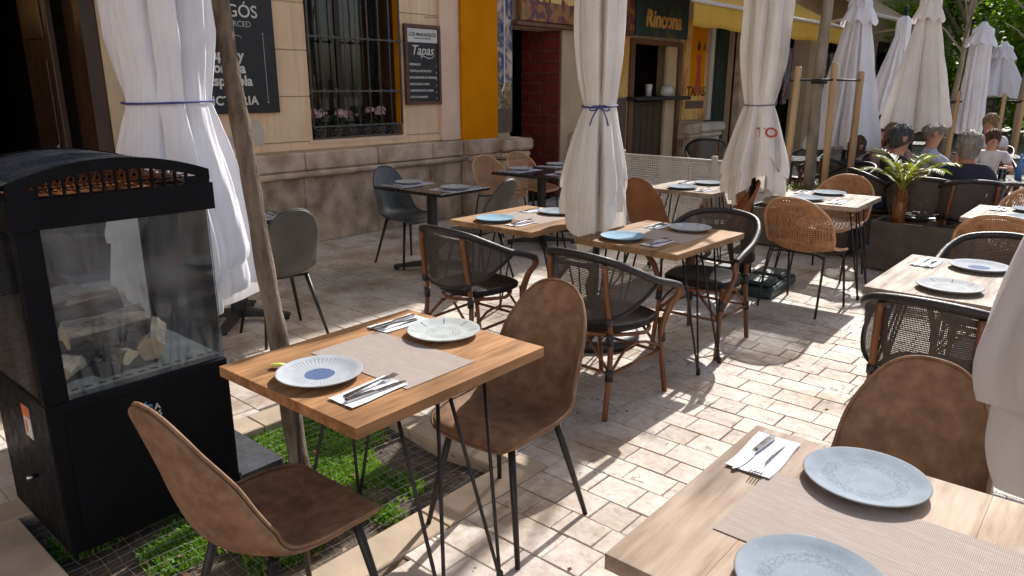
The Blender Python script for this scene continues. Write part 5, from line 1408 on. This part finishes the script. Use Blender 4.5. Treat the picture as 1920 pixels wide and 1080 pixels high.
for k, (lab, x, yy, H, R_, m) in enumerate([
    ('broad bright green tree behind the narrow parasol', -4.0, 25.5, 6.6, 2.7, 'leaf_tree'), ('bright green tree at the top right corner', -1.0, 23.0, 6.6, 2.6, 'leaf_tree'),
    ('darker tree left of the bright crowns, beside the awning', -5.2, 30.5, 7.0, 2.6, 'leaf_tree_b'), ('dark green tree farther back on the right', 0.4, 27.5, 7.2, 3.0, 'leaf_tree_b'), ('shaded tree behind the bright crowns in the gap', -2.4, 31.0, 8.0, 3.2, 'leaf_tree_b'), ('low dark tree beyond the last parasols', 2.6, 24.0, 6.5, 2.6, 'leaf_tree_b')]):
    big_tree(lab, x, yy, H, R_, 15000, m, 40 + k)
# dark hedge row beneath the crowns
b = MB(); q = random.Random(3)
for k in range(9000):
    c = Vector((q.uniform(-6.4, 6), 33 + q.gauss(0, .6), q.uniform(0, 4.6))); d = Vector((q.gauss(0, 1), q.gauss(0, 1), q.gauss(0, .7))).normalized(); leaf_quad(b, c, d, Vector((0, .1, 1)), .30, .10)
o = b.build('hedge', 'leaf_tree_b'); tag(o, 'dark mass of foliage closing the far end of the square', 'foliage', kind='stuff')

# ------------------------------------------------------------ planters and plants
def planter(label, x0, x1, y0, y1, h):
    t = thing('planter_box', label, 'planter', ((x0 + x1) / 2, (y0 + y1) / 2, 0)); hx, hy = (x1 - x0) / 2, (y1 - y0) / 2
    for nm, a in (('side_panel', (-hx, hx, -hy, -hy + .03)), ('side_panel', (-hx, hx, hy - .03, hy)), ('side_panel', (-hx, -hx + .03, -hy + .031, hy - .031)), ('side_panel', (hx - .03, hx, -hy + .031, hy - .031))):
        b = MB(); b.box(*a, .02, h, ch=.004); b.build(nm, 'planter', t)
    b = MB(); b.box(-hx + .031, hx - .031, -hy + .031, hy - .031, .05, h - .07); b.build('soil', 'soil', t)
planter('long brown planter box behind the rattan chairs', -1.80, .9, 6.98, 7.36, .45)
planter('brown planter box of the staked tree', -3.15, -2.1, 7.35, 8.3, .40)
def feather_palm(label, x, y, z, hs, nfr, L, sd, m='leaf_palm', trunk=True, droop=1.0):
    t = thing('palm_plant', label, 'plant', (x, y, z)); q = random.Random(sd)
    if trunk:
        b = MB(); b.tube([(0, 0, -.05), (.0, 0, hs * .5), (.01, 0, hs)], [.058, .050, .03], 12)
        for k in range(26):
            a = q.random() * 6.28; zz = q.uniform(0, hs * .9); b.tube([(.045 * cos(a), .045 * sin(a), zz), (.056 * cos(a), .056 * sin(a), zz + .10)], [.010, .003], 5)
        b.build('trunk', 'brick' if False else 'bamboo', t, True)
    for k in range(nfr):
        a = 2 * pi * k / nfr + q.uniform(-.3, .3); el = q.uniform(.9, 1.45); Lf = L * q.uniform(.75, 1.1)
        pts = []; p = Vector((0, 0, hs)); e = el
        for i in range(15):
            pts.append(p.copy()); p = p + Vector((cos(a) * cos(e), sin(a) * cos(e), sin(e))) * Lf / 14; e -= .13 * droop * (i / 14 + .3)
        b = MB(); b.tube(pts, [.006 * (1 - i / 16) + .001 for i in range(15)], 5)
        for i in range(3, 15):
            for w_ in (0, .5):
                if i == 14 and w_: continue
                c = pts[i].lerp(pts[min(i + 1, 14)], w_); tan = (pts[min(i + 1, 14)] - pts[i - 1]).normalized(); sd_ = tan.cross(Vector((0, 0, 1))).normalized(); ll = Lf * .30 * (1 - abs(i - 7) / 13)
                for sg in (-1, 1):
                    d = (sd_ * sg + tan * .8 + Vector((0, 0, -.25 + q.uniform(-.2, .1)))).normalized()
                    e1 = d.cross(Vector((0, 0, 1))).normalized() * .0065
                    b.add([c - e1, c + e1, c + d * ll * .6 + e1 * .8 + Vector((0, 0, .004)), c + d * ll + Vector((0, 0, -.03 * ll)), c + d * ll * .6 - e1 * .8], [(0, 1, 2, 3, 4)])
        b.build('frond', m, t)
feather_palm('small feathery palm in the brown planter before the diners', -1.62, 7.12, .38, .34, 9, .46, 4)
feather_palm('young trunkless palm at the foot of the staked tree', -2.62, 7.50, .36, .0, 10, .42, 8, 'leaf_palm', False, .8)
feather_palm('grassy green plant left of the staked tree', -2.9, 7.62, .36, .0, 9, .36, 15, 'leaf_plant', False, .7)
feather_palm('low green plant right of the tree stakes', -2.32, 7.55, .36, .0, 7, .28, 16, 'leaf_plant', False, .8)
for k in range(6):
    o = None
# ------------------------------------------------------------ people
def skin_mesh(name, verts, edges, radii, roots, material, parent, lv=2):
    me = bpy.data.meshes.new(name); me.from_pydata(verts, edges, []); o = bpy.data.objects.new(name, me); col.objects.link(o); o.parent = parent
    m = o.modifiers.new('skin', 'SKIN'); m.use_smooth_shade = True; m.branch_smoothing = .4
    sv_ = me.skin_vertices[0].data
    for i, r in enumerate(radii): sv_[i].radius = r if isinstance(r, tuple) else (r, r); sv_[i].use_root = i in roots
    subsurf(o, lv); me.materials.append(MAT[material])
    return o
def person(label, x, y, rz, hair, shirt, trousers, pose='table', head_z=1.14, skin='skin', scale=1.0, lean=.05, turn=0.0, nod=0.0, long_hair=False, hair_amt=1.0, sleeve='short'):
    t = thing('person', label, 'person', (x, y, 0), rz, 'people seated at the far tables')
    dz = head_z - 1.14
    V = []; E_ = []; Rd = []
    def add(p, r, par=None):
        V.append((p[0] * scale, p[1] * scale, p[2] * scale)); Rd.append(tuple(q * scale for q in r) if isinstance(r, tuple) else r * scale); i = len(V) - 1
        if par is not None: E_.append((par, i))
        return i
    S = .44; ln = lean
    pel = add((0, 0, S + .09), (.11, .085)); wa = add((0, ln * .3, S + .22 + dz * .4), (.10, .08), pel); ch_ = add((0, ln * .7, S + .38 + dz * .7), (.115, .08), wa); uc = add((0, ln, S + .49 + dz * .9), (.09, .06), ch_)
    ne = add((0, ln + .015, .985 + dz + .02), .052, uc); hb = add((0, ln + .03, 1.07 + dz), (.070, .080), ne); hm = add((0, ln + .032, 1.145 + dz), (.084, .102), hb); htp = add((0, ln + .02, 1.225 + dz), (.064, .076), hm)
    hands = []; arm = {}
    for sx in (-1, 1):
        sh = add((sx * .170, ln, S + .475 + dz * .9), .046, uc)
        if pose == 'clasped':
            el = (sx * .20, ln + .27, .76 + dz * .5); wr = (sx * .055, ln + .30, .98 + dz); hd = (sx * .028, ln + .295, 1.045 + dz); fd = Vector((-sx * .55, -.15, .8))
        elif pose == 'table':
            el = (sx * .25, ln + .13, .74 + dz * .5); wr = (sx * .13, ln + .36, .80 + dz * .3); hd = (sx * .10, ln + .43, .80 + dz * .3); fd = Vector((-sx * .3, .9, -.1))
        else:
            el = (sx * .25, ln + .0, .70); wr = (sx * .17, ln + .24, .66); hd = (sx * .14, ln + .31, .645); fd = Vector((-sx * .3, .9, -.2))
        e = add(el, .044, sh); w_ = add(wr, .030, e); h_ = add(hd, (.036, .024), w_)
        arm[sx] = (sh, e, w_)
        hands.append((hd, fd.normalized(), sx))
        hi = add((sx * .095, .03, S + .07), .085, pel); kn = add((sx * .12, .42, S + .055), .062, hi); an = add((sx * .12, .40, .09), .042, kn); add((sx * .125, .53, .045), .04, an)
    roots = {0}
    for hd, fd, sx in hands:
        side = fd.cross(Vector((0, 0, 1)) if abs(fd.z) < .8 else Vector((0, 1, 0))).normalized()
        dn = side.cross(fd).normalized()
        for k in range(4):
            L = (.062, .072, .068, .052)[k]; o0 = Vector(hd) + side * ((k - 1.5) * .017)
            i0 = add(tuple(o0), .0085); roots.add(i0)
            i1 = add(tuple(o0 + fd * L * .6), .0088, i0); add(tuple(o0 + fd * L + dn * (-.02)), .0078, i1)
        o0 = Vector(hd) - fd * .015 + side * (.026 * -sx)
        i0 = add(tuple(o0), .010); roots.add(i0); i1 = add(tuple(o0 + side * (-sx * .022) + fd * .03), .0095, i0); add(tuple(o0 + side * (-sx * .026) + fd * .055), .0085, i1)
    body = skin_mesh('body', V, E_, Rd, roots, skin, t)
    # shirt: torso and upper arms, a little larger than the body
    idx = [pel, wa, ch_, uc]; sv2 = [V[i] for i in idx]; se = [(0, 1), (1, 2), (2, 3)]; srr = [tuple(q * 1.42 for q in (Rd[i] if isinstance(Rd[i], tuple) else (Rd[i],) * 2)) for i in idx]
    sv2.append(tuple(Vector(V[uc]).lerp(Vector(V[ne]), .62))); se.append((3, 4)); srr.append((.076 * scale, .072 * scale))
    for sx in (-1, 1):
        sh, e, w_ = arm[sx]; b0 = len(sv2); sv2.append(V[sh]); srr.append((.078 * scale,) * 2); se.append((3, b0))
        tgt = V[e] if sleeve == 'long' else tuple(Vector(V[sh]).lerp(Vector(V[e]), .68)); sv2.append(tgt); srr.append((.058 * scale,) * 2); se.append((b0, b0 + 1))
        if sleeve == 'long': sv2.append(tuple(Vector(V[e]).lerp(Vector(V[w_]), .85))); srr.append((.040 * scale,) * 2); se.append((b0 + 1, b0 + 2))
    skin_mesh('shirt', sv2, se, srr, {0}, shirt, t)
    tv = [V[pel]]; te = []; trr = [(.15 * scale, .118 * scale)]
    for sx in (-1, 1):
        b0 = len(tv)
        for p, r in (((sx * .095, .03, S + .07), .095), ((sx * .12, .42, S + .055), .072), ((sx * .12, .405, .12), .055)): tv.append(tuple(q * scale for q in p)); trr.append((r * scale,) * 2)
        te += [(0, b0), (b0, b0 + 1), (b0 + 1, b0 + 2)]
    skin_mesh('trousers', tv, te, trr, {0}, trousers, t)
    # hair, ears, face
    hc = Vector(V[hm]) + Vector((0, -.006, .012)) * scale; q = random.Random(hash(label) % 1000)
    b = MB(); nu, nv = 26, 14; Rx, Ry, Rz = .089 * scale, .110 * scale, .110 * scale
    for j in range(nv + 1):
        for i in range(nu):
            a = 2 * pi * i / nu; back = .5 - .5 * sin(a)
            lowz = -.12 - .95 * back ** .55 if not long_hair else -.2 - 1.5 * back ** .6
            f = j / nv; ph_ = 1 - (1 - lowz) * f
            zc = ph_; rr = math.sqrt(max(.02, 1 - min(1, abs(zc)) ** 2)) if zc > -.2 else (math.sqrt(1 - .04) * (1.0 if long_hair else 1 + .25 * (zc + .2)))
            nz_ = (1 + .03 * sin(i * 2.9 + j * 1.7) + .02 * sin(i * 5.1 + j)) * (1 - .13 * max(0, -zc))
            fr_ = 1.0 if sin(a) < .55 or zc > .35 else .97
            b.v.append((hc.x + Rx * rr * cos(a) * nz_, hc.y + Ry * rr * sin(a) * nz_ * fr_ - .004, hc.z + Rz * zc * (nz_ if j < 4 else 1) * hair_amt))
    b.f = [(j * nu + i, j * nu + (i + 1) % nu, (j + 1) * nu + (i + 1) % nu, (j + 1) * nu + i) for j in range(nv) for i in range(nu)]; b.mi = [0] * len(b.f)
    base_n = len(b.v); pts_ = list(b.v)
    for k in range(1500):
        j = q.randrange(0, nv); i = q.randrange(nu); p = Vector(pts_[j * nu + i]); p2 = Vector(pts_[min(j + 1 + q.randrange(3), nv) * nu + (i + q.choice((-1, 0, 0, 1))) % nu])
        n_ = (p - hc).normalized(); d = p2 - p
        if d.length < .004: continue
        s1 = d.cross(n_).normalized() * .0032 * scale
        b.add([p - s1 + n_ * .002, p + s1 + n_ * .002, p2 + s1 * .5 + n_ * q.uniform(.006, .016), p2 - s1 * .5 + n_ * q.uniform(.006, .016)], [(0, 1, 2, 3)])
    o = b.build('hair', hair, t, True)
    hm_ = Vector(V[hm]); b = MB()
    for sx in (-1, 1):
        b = MB(); b.lathe([(.0, -.03), (.010, -.024), (.013, 0), (.016, .02), (.0, .032)], 10, (hm_.x + sx * .086 * scale, hm_.y - .005, hm_.z - .012), sy=1.7); b.build('ear', skin, t, True)
    b = MB(); fy = hm_.y + .097 * scale
    b.add([(hm_.x - .008, fy - .004, hm_.z + .012), (hm_.x + .008, fy - .004, hm_.z + .012), (hm_.x + .015, fy, hm_.z - .028), (hm_.x - .015, fy, hm_.z - .028), (hm_.x, fy + .024, hm_.z - .024), (hm_.x, fy, hm_.z - .034)], [(0, 4, 1), (1, 4, 2), (0, 3, 4), (3, 5, 4), (5, 2, 4)]); o = b.build('nose', skin, t, True); subsurf(o, 1)
    for sx in (-1, 1):
        b = MB(); b.lathe([(0, -.006), (.010, 0), (0, .006)], 10, (hm_.x + sx * .030, fy - .012, hm_.z + .008)); b.build('eye', 'eye', t, True)
    b = MB(); b.tube([(hm_.x - .022, fy - .012, hm_.z - .055), (hm_.x, fy - .002, hm_.z - .053), (hm_.x + .022, fy - .012, hm_.z - .055)], [.002, .005, .002], 6); b.build('mouth', 'lips', t, True)
    return t
PEOPLE = [
    ('person with dark grey hair in a black t-shirt bending over the table', -1.97, 7.80, R(-52), 'hair_greydark', 'cloth_black', 'cloth_denim', 'table', 1.13, 'skin', 1.0, .10, False, 1.0, 'short'),
    ('person with grey hair in a navy top seen from behind, nearest of the diners', -1.22, 7.58, R(28), 'hair_grey', 'cloth_navy', 'cloth_black', 'table', 1.04, 'skin_tan', 1.06, .04, False, 1.0, 'long'),
    ('person with thin pale hair in a light blue shirt, hands clasped', -1.86, 8.80, R(-72), 'hair_grey', 'cloth_pale', 'cloth_denim', 'clasped', 1.14, 'skin', 1.0, .06, False, .62, 'short'),
    ('person in a rose top with hands clasped at the chin', -2.36, 9.45, R(-150), 'hair_blond', 'cloth_rose', 'cloth_grey', 'clasped', 1.12, 'skin_tan', .97, .06, True, 1.0, 'long'),
    ('dark haired person in a red top, leftmost of the diners', -2.72, 10.35, R(-120), 'hair_dark', 'cloth_red', 'cloth_black', 'table', 1.16, 'skin', .98, .02, True, 1.0, 'short'),
    ('small child in a white top looking down at the table', -1.52, 10.6, R(-160), 'hair_brown', 'cloth_white', 'cloth_denim', 'table', 1.18, 'skin', .86, .10, False, 1.0, 'short'),
    ('fair haired person in a white shirt behind the small child', -1.72, 11.9, R(170), 'hair_blond', 'cloth_white', 'cloth_grey', 'table', 1.14, 'skin', 1.0, .04, False, 1.0, 'short'),
    ('person in a teal top mostly hidden behind the tree stakes', -2.55, 8.75, R(-40), 'hair_brown', 'cloth_teal', 'cloth_black', 'lap', 1.05, 'skin', .92, .02, True, 1.0, 'long')]
for i, (lab, x, yy, rz, hair, shirt, tro, pose, hz, skn, scl, ln, lh, ha, slv) in enumerate(PEOPLE):
    person(lab, x, yy, rz, hair, shirt, tro, pose, hz, skn, scl, ln, 0, 0, lh, ha, slv)
    who = lab.split(' in ')[0] if False else ['the diner in black', 'the diner in navy', 'the diner in light blue', 'the diner in rose', 'the diner in red', 'the child in white', 'the fair haired diner', 'the diner in teal'][i]
    copy_tree(mesh0, (x - .02 * sin(rz), yy - .02 * cos(rz), 0), rz, f'dark wicker chair under {who}')
for lab, x, yy in (('dark cafe table in front of the diners in black and navy', -1.12, 8.42), ('dark cafe table in front of the diner in rose', -1.80, 9.6), ('dark cafe table in front of the child', -1.60, 11.25), ('dark cafe table at the right edge beyond the navy top', -.35, 8.3), ('dark cafe table behind the staked tree', -3.4, 9.2), ('dark cafe table far back left of the last parasol', -3.0, 13.0)):
    make_pedestal(lab, x, yy, .72, .72, R(20))
GL = MB(); GL.lathe([(0, 0), (.032, 0), (.034, .10), (.032, .10), (.030, .006), (0, .006)], 14); GLm = GL.mesh('glass_tumbler', 'glass_heater', True)
BT = MB(); BT.lathe([(0, 0), (.03, 0), (.03, .13), (.012, .18), (.012, .23), (0, .23)], 12); BTm = BT.mesh('bottle', 'blue_print', True)
BW = MB(); BW.lathe([(0, 0), (.06, 0), (.11, .05), (.105, .05), (.06, .008), (0, .008)], 18); BWm = BW.mesh('bowl', 'crockery', True)
for k, (x, yy) in enumerate(((-1.05, 8.3), (-1.30, 8.55), (-1.66, 9.5), (-1.55, 11.2), (-.45, 8.2))):
    tag(put('glass_tumbler', GLm, None, (x, yy, .752)), f'clear drinking glass on a far table, {("before the navy top", "by the black t-shirt", "before the rose top", "by the child", "at the right edge")[k]}', 'glass', 'glasses on the far tables')
tag(put('bottle', BTm, None, (-.95, 8.55, .752)), 'small blue bottle on the table beside the navy top', 'bottle')
for k, (x, yy) in enumerate(((-1.22, 8.38), (-.30, 8.4), (-1.88, 9.7))):
    tag(put('bowl', BWm, None, (x, yy, .752)), f'white bowl on the {("table of the nearest diners", "right edge table", "table before the rose top")[k]}', 'bowl', 'bowls on the far tables')
for lab, x, yy, rz in (('empty dark wicker chair at the right edge beside the navy top', -.28, 7.85, .2), ('empty dark wicker chair beyond the right edge table', -.30, 8.85, 3.0), ('empty dark wicker chair behind the tall white parasol', -3.55, 9.9, 2.6), ('empty dark wicker chair by the farthest cafe table', -3.2, 12.4, .3), ('empty dark wicker chair beyond the child', -1.1, 11.6, 1.7), ('dark wicker chair with its round back to the palm', -1.55, 7.52, .2)):
    copy_tree(mesh0, (x, yy, 0), rz, lab)
# building closing the square behind the trees
fb_ = thing('far_building', 'pale building behind the trees at the far end of the square', 'building', (0, 46, 0))
b = MB(); b.box(-20, 40, 0, 8, 0, 6.5); b.build('wall', 'paint_cream', fb_)
for k in range(14):
    b = MB(); b.box(-18 + k * 3.2, -16.8 + k * 3.2, -.06, -.01, 1, 3.2); b.box(-18 + k * 3.2, -16.8 + k * 3.2, -.06, -.01, 4, 5.8); b.build('window', 'interior_dark', fb_)

# dry leaves and crumbs lying on the paving
lq = random.Random(91); b = MB()
for k in range(110):
    x = lq.uniform(-5.5, 1.0); yy = lq.uniform(1.5, 8.5)
    if PIT[0] - .2 < x < PIT[1] + .2 and PIT[2] - .2 < yy < PIT[3] + .2: continue
    a = lq.random() * 6.28; L = lq.uniform(.008, .032); c = Vector((x, yy, .004)); d = Vector((cos(a), sin(a), lq.uniform(0, .25))) * L; e = Vector((-sin(a), cos(a), lq.uniform(-.1, .3))) * L * .38
    b.add([c, c + d * .5 + e, c + d, c + d * .5 - e], [(0, 1, 2, 3)])
tag(b.build('fallen_leaves', 'bamboo'), 'small dry leaves and crumbs scattered over the paving', 'fallen leaves', kind='stuff')
